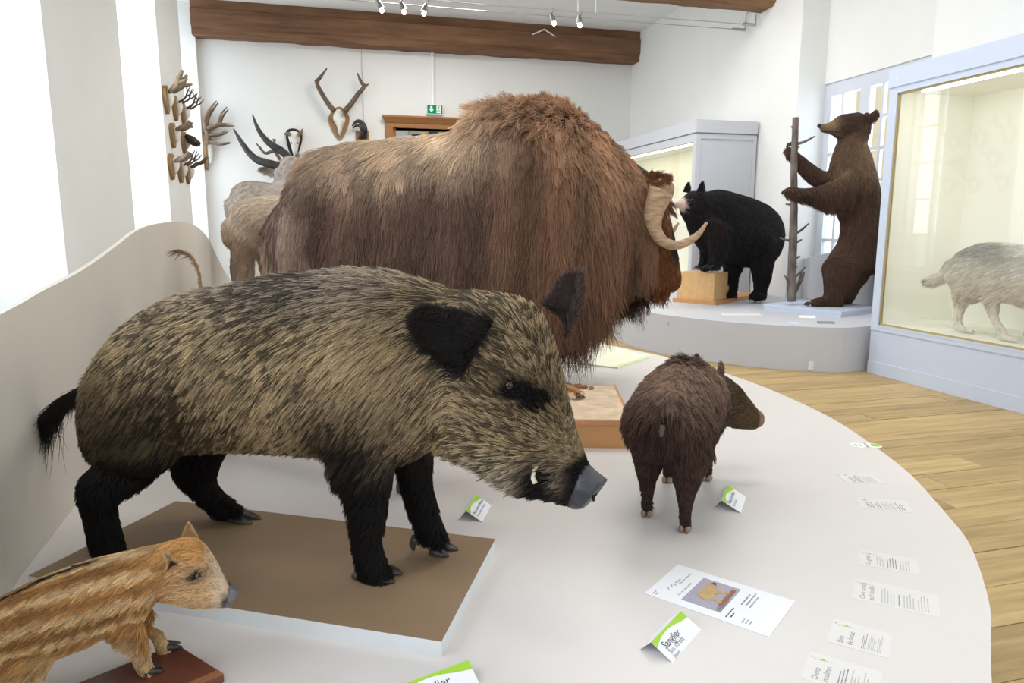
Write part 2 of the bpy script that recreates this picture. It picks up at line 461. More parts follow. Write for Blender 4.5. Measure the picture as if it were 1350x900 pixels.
rel = [(x - 0.8, y - 3.6) for x, y in E2]
MB().prism(rel, PZ - 0.025, PZ).build('top', M_plat, pf)
MB().prism([tuple(q) for q in offset_poly(rel, -0.015)], 0.08, PZ - 0.025).build('skirt', M_plat, pf)
MB().prism([tuple(q) for q in offset_poly(rel, -0.06)], 0.0, 0.08).build('plinth', M_inkg, pf)

# tall curved back panel with a wavy top edge
path = [(-0.60, 1.20, 0.92), (-0.84, 1.90, 1.12), (-0.885, 2.42, 1.185), (-0.91, 3.0, 1.235), (-0.945, 3.6, 1.305), (-0.955, 4.05, 1.375), (-0.945, 4.45, 1.412), (-0.93, 5.1, 1.43), (-0.89, 5.45, 1.40), (-0.855, 5.75, 1.30), (-0.835, 6.05, 1.13), (-0.80, 6.38, 0.955), (-0.755, 6.60, 0.955), (-0.67, 6.85, 1.10), (-0.5, 7.10, 1.30), (-0.2, 7.28, 1.4), (0.3, 7.28, 1.4), (0.9, 6.98, 1.3), (1.4, 6.52, 1.15)]
Pp = cr(np.array(path), 8)
t = np.gradient(Pp[:, :2], axis=0); t /= np.linalg.norm(t, axis=1)[:, None]
nrm = np.stack([t[:, 1], -t[:, 0]], 1) * 0.02
v = []; f = []
for i, q in enumerate(Pp):
    a = q[:2] + nrm[i]; b = q[:2] - nrm[i] * 0
    v += [(a[0], a[1], PZ), (a[0], a[1], q[2]), (b[0], b[1], q[2]), (b[0], b[1], PZ)]
    if i:
        k = 4 * i
        for e in range(4): f.append((k - 4 + e, k - 4 + (e + 1) % 4, k + (e + 1) % 4, k + e))
f += [(0, 1, 2, 3), tuple(len(v) - 4 + e for e in (3, 2, 1, 0))]
bp = MB().add(v, f).build('curved_screen', M_panel)
tag(bp, 'tall curved beige screen with a wavy top edge behind the boars', 'screen')

# low bear platform along the right wall
bedge = [(5.12, 5.70), (4.70, 5.70), (4.154, 6.10), (3.85, 6.48), (3.66, 6.85), (3.52, 7.25), (3.46, 7.7), (3.5, 8.2), (3.62, 8.8), (3.8, 9.4), (4.1, 10.2), (4.5, 11.0), (5.0, 11.8), (5.5, 12.4), (5.99, 12.7)]
bb = cr(np.array([(x, y, 0.0) for x, y in bedge]), 5)[:, :2]
poly = [tuple(q) for q in bb] + [(5.99, 8.27), (6.38, 8.25), (6.38, 6.16), (5.99, 6.14), (5.99, 5.70)]
bpf = empty('bear_platform', (4.8, 7.5, 0)); tag(bpf, 'low grey-white curved platform under the two bears', 'platform')
MB().prism([(x - 4.8, y - 7.5) for x, y in poly], 0.0, 0.437).build('riser', M_caseg, bpf)
MB().box(4.515 - 4.8, 5.775 - 7.5, 0.02, 4.56 - 4.8, 5.79 - 7.5, 0.10).build('socket_cover', M_white, bpf)
text('K', 0.06, M_inkg, bpf, (3.585 - 4.8, 6.955 - 7.5, 0.33), (0.52, -0.85, 0), (0, 0, 1))
# grey back board in the window recess behind the bears
gb = MB().extrude([(6.25, 8.25, 0.44), (6.25, 8.25, 0.97), (6.25, 7.6, 1.10), (6.25, 6.95, 1.20), (6.25, 6.16, 1.28), (6.25, 6.16, 0.44)], (0.03, 0, 0)).build('back_board', M_caseg)
tag(gb, 'low grey board with sloping top under the window behind the bears', 'panel')

# ------------------------------------------------------------------ right-hand glass case with the wolf
def case_right():
    c = empty('display_case', (5.05, 5.62, 0)); tag(c, 'big pale glass case with lit interior holding the grey wolf', 'display case')
    y1 = -8.4; D = 0.94
    MB().box(0, y1, 0.0, D, 0, 0.12).build('kickboard', M_case, c)
    MB().box(0.008, y1, 0.12, D, 0, 0.42).build('plinth', M_case, c)
    MB().box(0.0, y1, 0.42, D, 0, 0.455).build('ledge', M_case, c)
    MB().box(-0.012, y1, 2.64, D, 0.012, 2.80).build('cornice', M_case, c)
    MB().box(0.03, y1, 2.60, D, -0.005, 2.64).build('ceiling_panel', M_casein, c)
    fr = MB(); fr.box(0, -0.09, 0.455, 0.04, 0, 2.64); fr.box(0, y1, 2.585, 0.04, -0.09, 2.64); fr.box(0, y1, 0.456, 0.04, -0.091, 0.475)
    fr.build('frame', M_case, c)
    sl = MB(); sl.box(0.012, -0.105, 0.475, 0.034, -0.09, 2.585); sl.box(0.012, y1, 2.568, 0.034, -0.09, 2.585); sl.box(0.012, y1, 0.475, 0.034, -0.09, 0.49)
    sl.build('glazing_seal', mat('seal_bronze', rgba(176, 160, 112), 0.6), c)
    MB().box(0.018, y1, 0.49, 0.026, -0.105, 2.568).build('glass_pane', M_glass, c)
    MB().box(0.04, -0.04, 0.455, D, 0, 2.60).build('end_wall', M_casein, c)
    MB().box(D - 0.03, y1, 0.455, D, -0.04, 2.60).build('back_wall', M_casein, c)
    MB().box(0.04, y1, 0.455, D - 0.03, -0.04, 0.488).build('display_floor', mat('case_floor', rgba(236, 238, 226), 0.6, 0.01, 3), c)
    MB().box(0.06, y1 + 0.1, 2.555, 0.10, -0.3, 2.59).build('light_tube', glow('case_tube', (1.0, 0.98, 0.86), 15), c)
    text('1', 0.05, M_white, c, (-0.013, -0.06, 2.70), (0, -1, 0), (0, 0, 1))
    return c
case_right()
pb = MB().box(5.62, 2.6, 0.488, 5.93, 4.55, 0.93).build('pale_block', mat('blue_white_block', rgba(206, 218, 228), 0.6)); tag(pb, 'pale blue-white block behind the wolf inside the lit case', 'block')

# second case at the back
def case_back():
    c = empty('display_case', (5.02, 9.07, 0.437)); tag(c, 'tall grey cabinet with yellow lit front behind the black bear', 'display case')
    L = 4.2; D = 0.95
    MB().box(0, 0, 0, D, L, 0.03).build('plinth', M_caseg, c)
    MB().box(-0.015, -0.015, 2.24, D, L, 2.41).build('cornice', M_caseg, c)
    MB().box(0.0, 0.0, 2.225, D, L, 2.24).build('neck_strip', M_inkg, c)
    fr = MB(); fr.box(0, 0, 0.031, 0.07, 0.09, 2.224); fr.box(0, 0.0901, 2.12, 0.07, L - 0.1001, 2.224); fr.box(0, 0.0901, 0.031, 0.07, L - 0.1001, 0.08); fr.box(0, L - 0.1, 0.031, 0.07, L, 2.224)
    fr.build('frame', M_caseg, c)
    MB().box(0.071, 0.02, 0.031, D, 0.06, 2.224).build('side_panel', M_caseg, c)
    ef = MB(); ef.box(0.071, 0.004, 0.031, D, 0.02, 0.08); ef.box(0.071, 0.004, 2.16, D, 0.02, 2.224); ef.box(D - 0.05, 0.004, 0.0801, D, 0.02, 2.1599)
    ef.build('panel_rail', M_caseg, c)
    MB().box(D - 0.04, 0.06, 0.03, D, L, 2.225).build('back_wall', M_casein, c)
    MB().box(0.02, 0.1, 0.03, D - 0.04, L, 0.06).build('display_floor', M_casein, c)
    MB().box(0.02, 0.09, 2.19, D, L, 2.225).build('ceiling_panel', M_casein, c)
    MB().box(0.04, 0.09, 0.08, 0.048, L - 0.1, 2.12).build('glass_pane', M_glass, c)
    for x in (0.14, 0.30): MB().box(x, 0.15, 2.15, x + 0.04, L - 0.2, 2.185).build('light_tube', glow('case_tube_b', (1.0, 0.96, 0.62), 9), c)
    pn = MB().box(D - 0.055, 0.4, 0.75, D - 0.04, 1.5, 1.55).build('text_panel', M_paper, c)
    MB().box(D - 0.06, 1.44, 0.75, D - 0.055, 1.49, 1.55).build('red_stripe', mat('red_print', rgba(230, 90, 110), 0.7), pn)
    MB().add([(D - 0.06, 0.85, 1.40), (D - 0.06, 0.45, 1.50), (D - 0.06, 0.45, 1.53), (D - 0.06, 0.85, 1.43)], [(0, 1, 2, 3)]).build('red_stroke', mat('red_print', rgba(230, 90, 110), 0.7), pn)
    return c
case_back()
# ------------------------------------------------------------------ section outlines of the animals (local metres: top xyz, bottom xyz, half width)
BOAR = dict(loc=(-0.120,1.976,0.440), yaw=-0.5196,
 torso=[(-0.616,0,0.49,-0.62,0,0.409,0.05),(-0.574,0,0.574,-0.599,0,0.3,0.11),(-0.5,0,0.658,-0.566,0,0.246,0.15),(-0.405,0,0.727,-0.468,0,0.241,0.17),(-0.28,0,0.773,-0.332,0,0.318,0.178),(-0.125,0,0.802,-0.165,0,0.346,0.185),(0.028,0,0.827,0.001,0,0.355,0.19),(0.184,0,0.842,0.152,0,0.355,0.19),(0.312,0,0.838,0.27,0,0.344,0.185),(0.415,0,0.817,0.362,0,0.36,0.165),(0.499,0,0.796,0.444,0,0.396,0.14)],
 head=[(0.582,-0.024,0.797,0.496,-0.001,0.38,0.128),(0.683,-0.051,0.78,0.579,-0.023,0.366,0.12),(0.734,-0.065,0.712,0.639,-0.039,0.342,0.105),(0.77,-0.074,0.616,0.695,-0.054,0.323,0.082),(0.797,-0.082,0.538,0.733,-0.064,0.316,0.06),(0.821,-0.088,0.473,0.771,-0.075,0.312,0.05),(0.842,-0.094,0.425,0.802,-0.083,0.309,0.044),(0.852,-0.096,0.404,0.816,-0.086,0.306,0.042)],
 snout=[(0.846,-0.095,0.414,0.808,-0.084,0.31,0.036),(0.855,-0.097,0.403,0.819,-0.088,0.305,0.044),(0.874,-0.102,0.39,0.835,-0.092,0.308,0.046),(0.889,-0.106,0.382,0.846,-0.095,0.312,0.043)],
 eye=[(0.675,-0.144,0.604)],
 tusk=[(0.733,-0.129,0.372),(0.727,-0.127,0.387),(0.731,-0.128,0.404),(0.74,-0.131,0.417)],
 near_ear=[(0.653,-0.188,0.754),(0.574,-0.167,0.626),(0.47,-0.139,0.79),(0.46,-0.136,0.701)],
 far_ear=[(0.71,0.045,0.763),(0.769,0.03,0.69),(0.767,0.03,0.848),(0.812,0.018,0.828)],
 fn=[(0.151,-0.07,0.451,0.411,-0.07,0.44,0.07),(0.175,-0.07,0.35,0.355,-0.07,0.366,0.062),(0.208,-0.07,0.27,0.332,-0.07,0.283,0.046),(0.225,-0.07,0.188,0.318,-0.07,0.199,0.038),(0.227,-0.07,0.125,0.306,-0.07,0.139,0.034),(0.234,-0.07,0.078,0.319,-0.07,0.09,0.034),(0.245,-0.07,0.037,0.341,-0.07,0.041,0.033)],
 fn_hoof=[(0.296,-0.075,0.033),(0.345,-0.075,0.006)],
 fn_toe=[(0.301,-0.03,0.024),(0.347,-0.03,0.004)],
 fn_dew=[(0.246,-0.07,0.05),(0.23,-0.07,-0.002)],
 ff=[(0.264,0.1,0.412,0.399,0.1,0.39,0.06),(0.277,0.1,0.325,0.385,0.1,0.345,0.052),(0.293,0.1,0.237,0.381,0.1,0.263,0.04),(0.308,0.1,0.175,0.393,0.1,0.202,0.034),(0.325,0.1,0.127,0.41,0.1,0.141,0.031),(0.341,0.1,0.088,0.432,0.1,0.085,0.03)],
 ff_hoof=[(0.382,0.1,0.07),(0.431,0.1,0.037)],
 ff_toe=[(0.394,0.145,0.06),(0.443,0.145,0.036)],
 ff_dew=[(0.336,0.1,0.092),(0.33,0.1,0.041)],
 hn=[(-0.557,-0.09,0.448,-0.231,-0.09,0.406,0.075),(-0.557,-0.09,0.359,-0.294,-0.09,0.326,0.075),(-0.56,-0.09,0.291,-0.38,-0.09,0.267,0.06),(-0.546,-0.17,0.254,-0.41,-0.17,0.241,0.042),(-0.543,-0.17,0.192,-0.436,-0.17,0.186,0.034),(-0.535,-0.17,0.126,-0.429,-0.17,0.134,0.032),(-0.529,-0.17,0.071,-0.417,-0.17,0.08,0.032)],
 hf=[(-0.495,0.15,0.341,-0.227,0.15,0.325,0.07),(-0.513,0.15,0.24,-0.312,0.15,0.277,0.06),(-0.511,0.15,0.17,-0.366,0.15,0.179,0.046),(-0.464,0.15,0.124,-0.35,0.15,0.135,0.036),(-0.416,0.15,0.083,-0.311,0.15,0.109,0.031),(-0.373,0.15,0.052,-0.266,0.15,0.086,0.028)],
 hf_hoof=[(-0.314,0.15,0.058),(-0.241,0.15,0.041)],
 hf_toe=[(-0.307,0.19,0.061),(-0.236,0.19,0.043)],
 hf_dew=[(-0.365,0.15,0.058),(-0.373,0.15,0.021)],
 tail=[(-0.656,0,0.481),(-0.738,0,0.448),(-0.814,0,0.395),(-0.868,0,0.341),(-0.899,0,0.29)],
)
MUSKOX = dict(loc=(1.071,4.061,0.440), yaw=-0.1531,
 torso=[(-1.297,0,1.112,-1.306,0,0.606,0.14),(-1.242,0,1.222,-1.27,0,0.474,0.27),(-1.155,0,1.305,-1.169,0,0.428,0.35),(-1.052,0,1.373,-1.092,0,0.404,0.4),(-0.861,0,1.416,-0.896,0,0.388,0.42),(-0.649,0,1.436,-0.676,0,0.385,0.42),(-0.435,0,1.459,-0.453,0,0.395,0.42),(-0.261,0,1.507,-0.273,0,0.393,0.42),(-0.118,0,1.585,-0.137,0,0.391,0.41),(0.031,0,1.625,0.032,0,0.389,0.4),(0.206,0,1.623,0.198,0,0.4,0.38),(0.384,0,1.567,0.355,0,0.43,0.35),(0.557,0,1.441,0.509,0,0.474,0.3),(0.678,0,1.339,0.601,0,0.52,0.26)],
 head=[(0.79,0,1.275,0.648,0,0.533,0.2),(0.881,0,1.178,0.761,0,0.541,0.17),(0.942,0,1.027,0.874,0,0.549,0.138),(0.981,0,0.874,0.936,0,0.549,0.118),(1.01,0,0.742,0.974,0,0.562,0.105),(1.027,0,0.663,0.997,0,0.58,0.09)],
 horn_n=[(0.819,-0.24,1.153,0.075),(0.795,-0.24,1.095,0.07),(0.775,-0.24,1.019,0.055),(0.786,-0.24,0.943,0.043),(0.828,-0.24,0.883,0.037),(0.9,-0.24,0.853,0.032),(0.98,-0.24,0.87,0.027),(1.045,-0.24,0.917,0.02),(1.091,-0.24,0.981,0.008)],
 eye=[(0.917,-0.135,1.008)],
 ear=[(0.778,-0.2,1.176),(0.866,-0.2,1.177)],
)
PIGLET = dict(loc=(-0.407,1.555,0.440), yaw=0.3705,
 torso=[(-0.228,0,0.253,-0.24,0,0.108,0.07),(-0.172,0,0.269,-0.18,0,0.11,0.076),(-0.113,0,0.279,-0.121,0,0.115,0.076),(-0.059,0,0.283,-0.073,0,0.118,0.072),(-0.006,0,0.283,-0.038,0,0.112,0.066),(0.033,0,0.284,0.001,0,0.144,0.058)],
 head=[(0.065,-0.016,0.293,0.035,-0.003,0.169,0.052),(0.093,-0.029,0.296,0.062,-0.015,0.153,0.054),(0.117,-0.04,0.283,0.083,-0.025,0.143,0.05),(0.138,-0.049,0.245,0.103,-0.033,0.137,0.041),(0.151,-0.055,0.208,0.12,-0.041,0.133,0.03),(0.163,-0.06,0.184,0.138,-0.049,0.131,0.024),(0.171,-0.064,0.174,0.148,-0.053,0.131,0.021)],
 snout=[(0.166,-0.061,0.181,0.144,-0.052,0.132,0.019),(0.175,-0.065,0.171,0.153,-0.055,0.131,0.022),(0.183,-0.069,0.165,0.161,-0.059,0.133,0.02)],
 eye=[(0.098,-0.086,0.231)],
 near_ear=[(0.057,-0.076,0.27),(0.04,-0.069,0.26),(0.036,-0.067,0.299),(0.054,-0.075,0.293)],
 far_ear=[(0.088,0.012,0.28),(0.119,-0.002,0.275),(0.103,0.005,0.315),(0.104,0.004,0.315)],
 fn=[(-0.083,-0.035,0.174,-0.005,-0.035,0.138,0.04),(-0.068,-0.035,0.14,-0.004,-0.035,0.114,0.032),(-0.044,-0.035,0.091,0,-0.035,0.077,0.022),(-0.033,-0.035,0.058,0.003,-0.035,0.048,0.016),(-0.027,-0.035,0.035,0.009,-0.035,0.021,0.016)],
 ff=[(-0.051,0.035,0.156,0.02,0.035,0.123,0.032),(-0.015,0.035,0.104,0.017,0.035,0.086,0.022),(0.009,0.035,0.067,0.035,0.035,0.068,0.016),(0.018,0.035,0.045,0.047,0.035,0.038,0.016),(0.021,0.035,0.022,0.06,0.035,0.003,0.015)],
)
BROWN_BEAR = dict(loc=(5.793,6.870,0.500), yaw=2.8838,
 torso=[(0.203,0,0.158,-0.066,0,0.07,0.1),(0.274,0,0.41,-0.204,0,0.315,0.2),(0.206,0,0.557,-0.351,0,0.436,0.25),(0.106,0,0.729,-0.349,0,0.661,0.26),(0.084,0,0.9,-0.342,0,0.849,0.26),(0.132,0,1.07,-0.306,0,1.07,0.27),(0.187,0,1.238,-0.262,0,1.288,0.28),(0.241,0,1.388,-0.203,0,1.488,0.27),(0.269,0,1.538,-0.146,0,1.67,0.22),(0.246,0,1.695,-0.091,0,1.818,0.17),(0.206,0,1.835,-0.078,0,1.981,0.14)],
 head=[(-0.086,0,2.095,-0.048,0,1.835,0.09),(0.01,0,2.136,0.079,0,1.826,0.12),(0.127,0,2.127,0.191,0,1.859,0.12),(0.234,0,2.103,0.26,0,1.884,0.09),(0.314,0,2.046,0.313,0,1.908,0.055),(0.38,0,2.022,0.382,0,1.924,0.045),(0.431,0,2.022,0.417,0,1.949,0.035)],
 ln=[(0.324,0.14,0.504,-0.124,0.14,0.444,0.16),(0.332,0.14,0.376,-0.033,0.14,0.308,0.14),(0.314,0.14,0.239,0.061,0.14,0.188,0.1),(0.314,0.14,0.119,0.089,0.14,0.102,0.085),(0.362,0.14,0.067,0.091,0.14,0.015,0.08)],
 lf=[(0.085,-0.16,0.489,-0.363,-0.16,0.427,0.16),(-0.032,-0.16,0.339,-0.311,-0.16,0.303,0.13),(-0.025,-0.16,0.197,-0.239,-0.16,0.197,0.1),(0.004,-0.16,0.107,-0.185,-0.16,0.089,0.085),(0.055,-0.16,0.072,-0.146,-0.16,0.018,0.08)],
 fn=[(0.099,0.14,0.006,0.06),(0.271,0.14,0.006,0.075),(0.393,0.14,0.015,0.06),(0.444,0.14,0.015,0.04)],
 ff=[(-0.127,-0.16,0.036,0.06),(0.007,-0.16,0.036,0.07),(0.142,-0.16,0.045,0.05),(0.196,-0.16,0.045,0.035)],
 an=[(0.173,0.2,1.498,0.108,0.2,1.09,0.11),(0.315,0.2,1.401,0.224,0.2,1.082,0.11),(0.477,0.2,1.336,0.4,0.2,1.082,0.1),(0.617,0.2,1.311,0.564,0.2,1.148,0.08),(0.734,0.2,1.319,0.708,0.2,1.18,0.065),(0.801,0.2,1.328,0.784,0.2,1.197,0.06),(0.842,0.2,1.311,0.828,0.2,1.221,0.04)],
 af=[(0.071,-0.14,1.583,0.048,-0.14,1.269,0.1),(0.257,-0.14,1.515,0.225,-0.14,1.312,0.09),(0.4,-0.14,1.583,0.42,-0.14,1.371,0.08),(0.527,-0.14,1.675,0.567,-0.14,1.498,0.065),(0.618,-0.14,1.742,0.661,-0.14,1.608,0.055),(0.68,-0.14,1.776,0.725,-0.14,1.667,0.05),(0.707,-0.14,1.792,0.755,-0.14,1.725,0.035)],
 trunk=[(0.697,-0.02,2.09),(0.678,-0.02,1.473),(0.644,-0.02,0.883),(0.608,-0.02,0.041)],
)
BLACK_BEAR = dict(loc=(5.128,7.955,0.440), yaw=-2.7886,
 torso=[(-0.634,0,0.94,-0.602,0,0.596,0.14),(-0.552,0,1.116,-0.407,0,0.433,0.24),(-0.333,0,1.238,-0.139,0,0.442,0.3),(-0.018,0,1.316,0.14,0,0.508,0.31),(0.281,0,1.364,0.436,0,0.554,0.3),(0.526,0,1.394,0.653,0,0.624,0.28),(0.69,0,1.371,0.871,0,0.808,0.22),(0.825,0,1.35,0.973,0,0.942,0.17)],
 head=[(0.879,0,1.357,1.044,0,1.013,0.15),(0.986,0,1.363,1.099,0,1.065,0.13),(1.075,0,1.326,1.14,0,1.108,0.085),(1.151,0,1.29,1.195,0,1.151,0.05),(1.239,0,1.253,1.272,0,1.167,0.036),(1.314,0,1.235,1.323,0,1.175,0.026)],
 an=[(0.941,0.16,1.03,0.447,0.16,0.852,0.13),(0.859,0.16,0.81,0.507,0.16,0.716,0.1),(0.82,0.16,0.632,0.567,0.16,0.581,0.08),(0.839,0.16,0.508,0.658,0.16,0.475,0.065)],
 af=[(0.721,-0.14,1.033,0.428,-0.14,0.848,0.1),(0.648,-0.14,0.758,0.418,-0.14,0.708,0.085),(0.622,-0.14,0.572,0.435,-0.14,0.539,0.07),(0.658,-0.14,0.48,0.485,-0.14,0.437,0.06)],
 hn=[(0.169,0.17,0.85,-0.403,0.17,0.798,0.15),(0.105,0.17,0.617,-0.363,0.17,0.558,0.12),(-0.007,0.17,0.378,-0.323,0.17,0.318,0.09),(-0.05,0.17,0.234,-0.27,0.17,0.204,0.075)],
 hf=[(0.219,-0.15,0.752,-0.272,-0.15,0.696,0.14),(0.159,-0.15,0.541,-0.21,-0.15,0.501,0.11),(0.13,-0.15,0.347,-0.101,-0.15,0.318,0.08),(0.118,-0.15,0.191,-0.081,-0.15,0.181,0.07)],
 hn_foot=[(-0.179,0.17,0.179,0.07),(-0.027,0.17,0.149,0.055),(0.033,0.17,0.142,0.04)],
 hf_foot=[(-0.006,-0.15,0.155,0.07),(0.083,-0.15,0.13,0.05),(0.128,-0.15,0.133,0.04)],
)
WOLF = dict(loc=(5.300,4.750,0.490), yaw=-1.5708,
 torso=[(-0.277,0,0.582,-0.258,0,0.49,0.05),(-0.215,0,0.65,-0.183,0,0.377,0.11),(-0.125,0,0.718,-0.064,0,0.27,0.14),(-0.006,0,0.76,0.078,0,0.297,0.145),(0.152,0,0.776,0.229,0,0.313,0.15),(0.318,0,0.768,0.389,0,0.293,0.155),(0.518,0,0.75,0.589,0,0.279,0.15),(0.69,0,0.766,0.742,0,0.353,0.12),(0.803,0,0.872,0.824,0,0.489,0.09)],
 head=[(0.845,0,0.953,0.841,0,0.573,0.09),(0.95,0,0.942,0.938,0,0.633,0.085),(1.038,0,0.837,1.023,0,0.648,0.05),(1.131,0,0.788,1.119,0,0.664,0.035)],
 hn=[(-0.244,0.02,0.471,0.024,0.02,0.362,0.07),(-0.222,0.02,0.293,-0.053,0.02,0.271,0.045),(-0.207,0.02,0.161,-0.113,0.02,0.146,0.03),(-0.202,0.02,0.054,-0.117,0.02,0.053,0.027),(-0.194,0.02,-0.012,-0.049,0.02,-0.011,0.027)],
 hf=[(0.034,-0.06,0.46,0.321,-0.06,0.36,0.07),(0.144,-0.06,0.312,0.281,-0.06,0.307,0.045),(0.2,-0.06,0.193,0.281,-0.06,0.196,0.03),(0.265,-0.06,0.108,0.352,-0.06,0.107,0.027),(0.301,-0.06,0.038,0.414,-0.06,0.031,0.027)],
 fn=[(0.533,-0.06,0.438,0.771,-0.06,0.403,0.06),(0.609,-0.06,0.213,0.725,-0.06,0.228,0.035),(0.639,-0.06,0.071,0.72,-0.06,0.084,0.028),(0.651,-0.06,-0.027,0.789,-0.06,-0.014,0.027)],
 ff=[(0.541,0.08,0.436,0.721,0.08,0.394,0.06),(0.616,0.08,0.221,0.697,0.08,0.22,0.035),(0.655,0.08,0.097,0.724,0.08,0.096,0.028),(0.663,0.08,0.028,0.779,0.08,0.024,0.027)],
 tail=[(-0.249,0,0.544,0.035),(-0.321,0,0.486,0.05),(-0.404,0,0.44,0.055),(-0.476,0,0.414,0.045),(-0.515,0,0.39,0.02)],
)
TAN_ANTELOPE = dict(loc=(-0.433,5.026,0.440), yaw=0.1261,
 torso=[(-0.154,0,1.024,-0.158,0,0.802,0.1),(-0.122,0,1.097,-0.116,0,0.726,0.16),(-0.05,0,1.137,-0.039,0,0.75,0.2),(0.069,0,1.159,0.057,0,0.759,0.22),(0.263,0,1.172,0.243,0,0.756,0.22),(0.462,0,1.165,0.446,0,0.768,0.2),(0.617,0,1.183,0.613,0,0.792,0.16),(0.725,0,1.288,0.735,0,0.949,0.11),(0.807,0,1.393,0.87,0,1.187,0.09),(0.899,0,1.448,0.937,0,1.267,0.07),(0.995,0,1.399,0.993,0,1.294,0.04)],
 hn=[(-0.161,-0.1,0.926,0.021,-0.1,0.803,0.11),(-0.15,-0.1,0.805,-0.027,-0.1,0.779,0.08),(-0.122,-0.1,0.731,-0.053,-0.1,0.72,0.055),(-0.122,-0.1,0.657,-0.066,-0.1,0.656,0.045),(-0.125,-0.1,0.534,-0.078,-0.1,0.532,0.04),(-0.141,-0.1,0.258,-0.094,-0.1,0.255,0.04),(-0.153,-0.1,0.045,-0.087,-0.1,0.04,0.04)],
 hf=[(-0.038,0.1,0.874,0.115,0.1,0.821,0.1),(-0.007,0.1,0.746,0.102,0.1,0.744,0.06),(0.017,0.1,0.642,0.066,0.1,0.641,0.042),(0,0.1,0.512,0.045,0.1,0.511,0.04),(-0.015,0.1,0.223,0.029,0.1,0.22,0.04),(-0.025,0.1,0.041,0.04,0.1,0.037,0.04)],
 fn=[(0.438,-0.1,0.899,0.6,-0.1,0.873,0.1),(0.471,-0.1,0.72,0.553,-0.1,0.719,0.05),(0.474,-0.1,0.539,0.536,-0.1,0.537,0.04),(0.464,-0.1,0.277,0.515,-0.1,0.274,0.04),(0.454,-0.1,0.043,0.527,-0.1,0.037,0.04)],
)
ANTELOPE = dict(loc=(-0.445,5.960,0.440), yaw=0.2658,
 torso=[(-0.251,0,1.167,-0.259,0,0.948,0.12),(-0.218,0,1.259,-0.225,0,0.773,0.19),(-0.121,0,1.308,-0.125,0,0.742,0.24),(0.02,0,1.3,0.001,0,0.74,0.25),(0.223,0,1.283,0.196,0,0.736,0.25),(0.375,0,1.311,0.35,0,0.764,0.22),(0.501,0,1.387,0.465,0,0.824,0.17)],
 neck=[(0.562,0,1.341,0.52,0,0.948,0.15),(0.528,0,1.425,0.443,0,1.18,0.12),(0.443,0,1.475,0.338,0,1.298,0.1),(0.334,0,1.476,0.267,0,1.32,0.08)],
 hn=[(-0.288,-0.12,0.949,-0.113,-0.12,0.833,0.13),(-0.287,-0.12,0.778,-0.189,-0.12,0.765,0.08),(-0.3,-0.12,0.663,-0.218,-0.12,0.65,0.06),(-0.296,-0.12,0.536,-0.236,-0.12,0.534,0.05),(-0.308,-0.12,0.344,-0.253,-0.12,0.341,0.045),(-0.327,-0.12,0.021,-0.261,-0.12,0.015,0.045)],
 hf=[(-0.15,0.12,0.948,-0.012,0.12,0.827,0.12),(-0.151,0.12,0.739,-0.059,0.12,0.719,0.07),(-0.138,0.12,0.556,-0.08,0.12,0.554,0.05),(-0.151,0.12,0.343,-0.092,0.12,0.339,0.045),(-0.17,0.12,0.002,-0.106,0.12,-0.003,0.045)],
)
ANT_HORN_A = [(-0.312, 5.977, 1.865, 0.032), (-0.364, 5.991, 1.877, 0.033), (-0.432, 6.009, 1.894, 0.032), (-0.488, 6.024, 1.918, 0.029), (-0.543, 6.038, 1.97, 0.025), (-0.585, 6.049, 2.033, 0.02), (-0.616, 6.057, 2.09, 0.014), (-0.647, 6.065, 2.148, 0.005)]
ANT_HORN_B = [(-0.234, 6.06, 1.903, 0.032), (-0.255, 6.066, 1.95, 0.033), (-0.3, 6.077, 1.991, 0.032), (-0.357, 6.092, 2.027, 0.029), (-0.407, 6.106, 2.068, 0.025), (-0.451, 6.117, 2.126, 0.02), (-0.482, 6.125, 2.19, 0.014), (-0.507, 6.132, 2.271, 0.005)]
ANT_HEAD = [(-0.257, 6.014, 1.746, 0.1), (-0.265, 6.016, 1.828, 0.1), (-0.227, 6.006, 1.887, 0.07), (-0.182, 5.994, 1.864, 0.06)]
ANT_EAR_A = [(-0.348, 5.987, 1.848), (-0.368, 5.992, 1.795), (-0.475, 6.02, 1.842)]
ANT_EAR_B = [(-0.232, 6.163, 1.912), (-0.179, 6.149, 1.912), (-0.17, 6.146, 1.978)]
ROE_A = [(-0.65, 13.2, 2.48, 0.03), (-0.719, 13.2, 2.606, 0.03), (-0.777, 13.2, 2.681, 0.03), (-0.916, 13.2, 2.639, 0.025), (-0.998, 13.2, 2.726, 0.02), (-1.056, 13.2, 2.8, 0.01)]
ROE_B = [(-0.778, 13.2, 2.668, 0.03), (-0.759, 13.2, 2.796, 0.025), (-0.779, 13.2, 2.884, 0.012)]
ROE_C = [(-0.771, 13.2, 2.796, 0.02), (-0.742, 13.2, 2.885, 0.012)]
SK1_A = [(0.27, 13.25, 3.386, 0.05), (0.171, 13.25, 3.51, 0.045), (0.063, 13.25, 3.683, 0.04), (-0.006, 13.25, 3.844, 0.035), (0.049, 13.25, 3.947, 0.03), (0.17, 13.25, 4.104, 0.01)]
SK1_A2 = [(-0.007, 13.25, 3.831, 0.03), (-0.042, 13.25, 3.905, 0.012)]
SK1_B = [(0.438, 13.25, 3.392, 0.05), (0.547, 13.25, 3.512, 0.045), (0.671, 13.25, 3.685, 0.04), (0.794, 13.25, 3.831, 0.035), (0.744, 13.25, 3.906, 0.03), (0.684, 13.25, 4.055, 0.01)]
SK1_B2 = [(0.794, 13.25, 3.831, 0.03), (0.874, 13.25, 3.874, 0.012)]
SK1 = [(0.203, 13.4, 3.302), (0.353, 13.4, 3.45), (0.492, 13.4, 3.312), (0.445, 13.4, 3.115), (0.348, 13.4, 2.98), (0.248, 13.4, 3.108)]
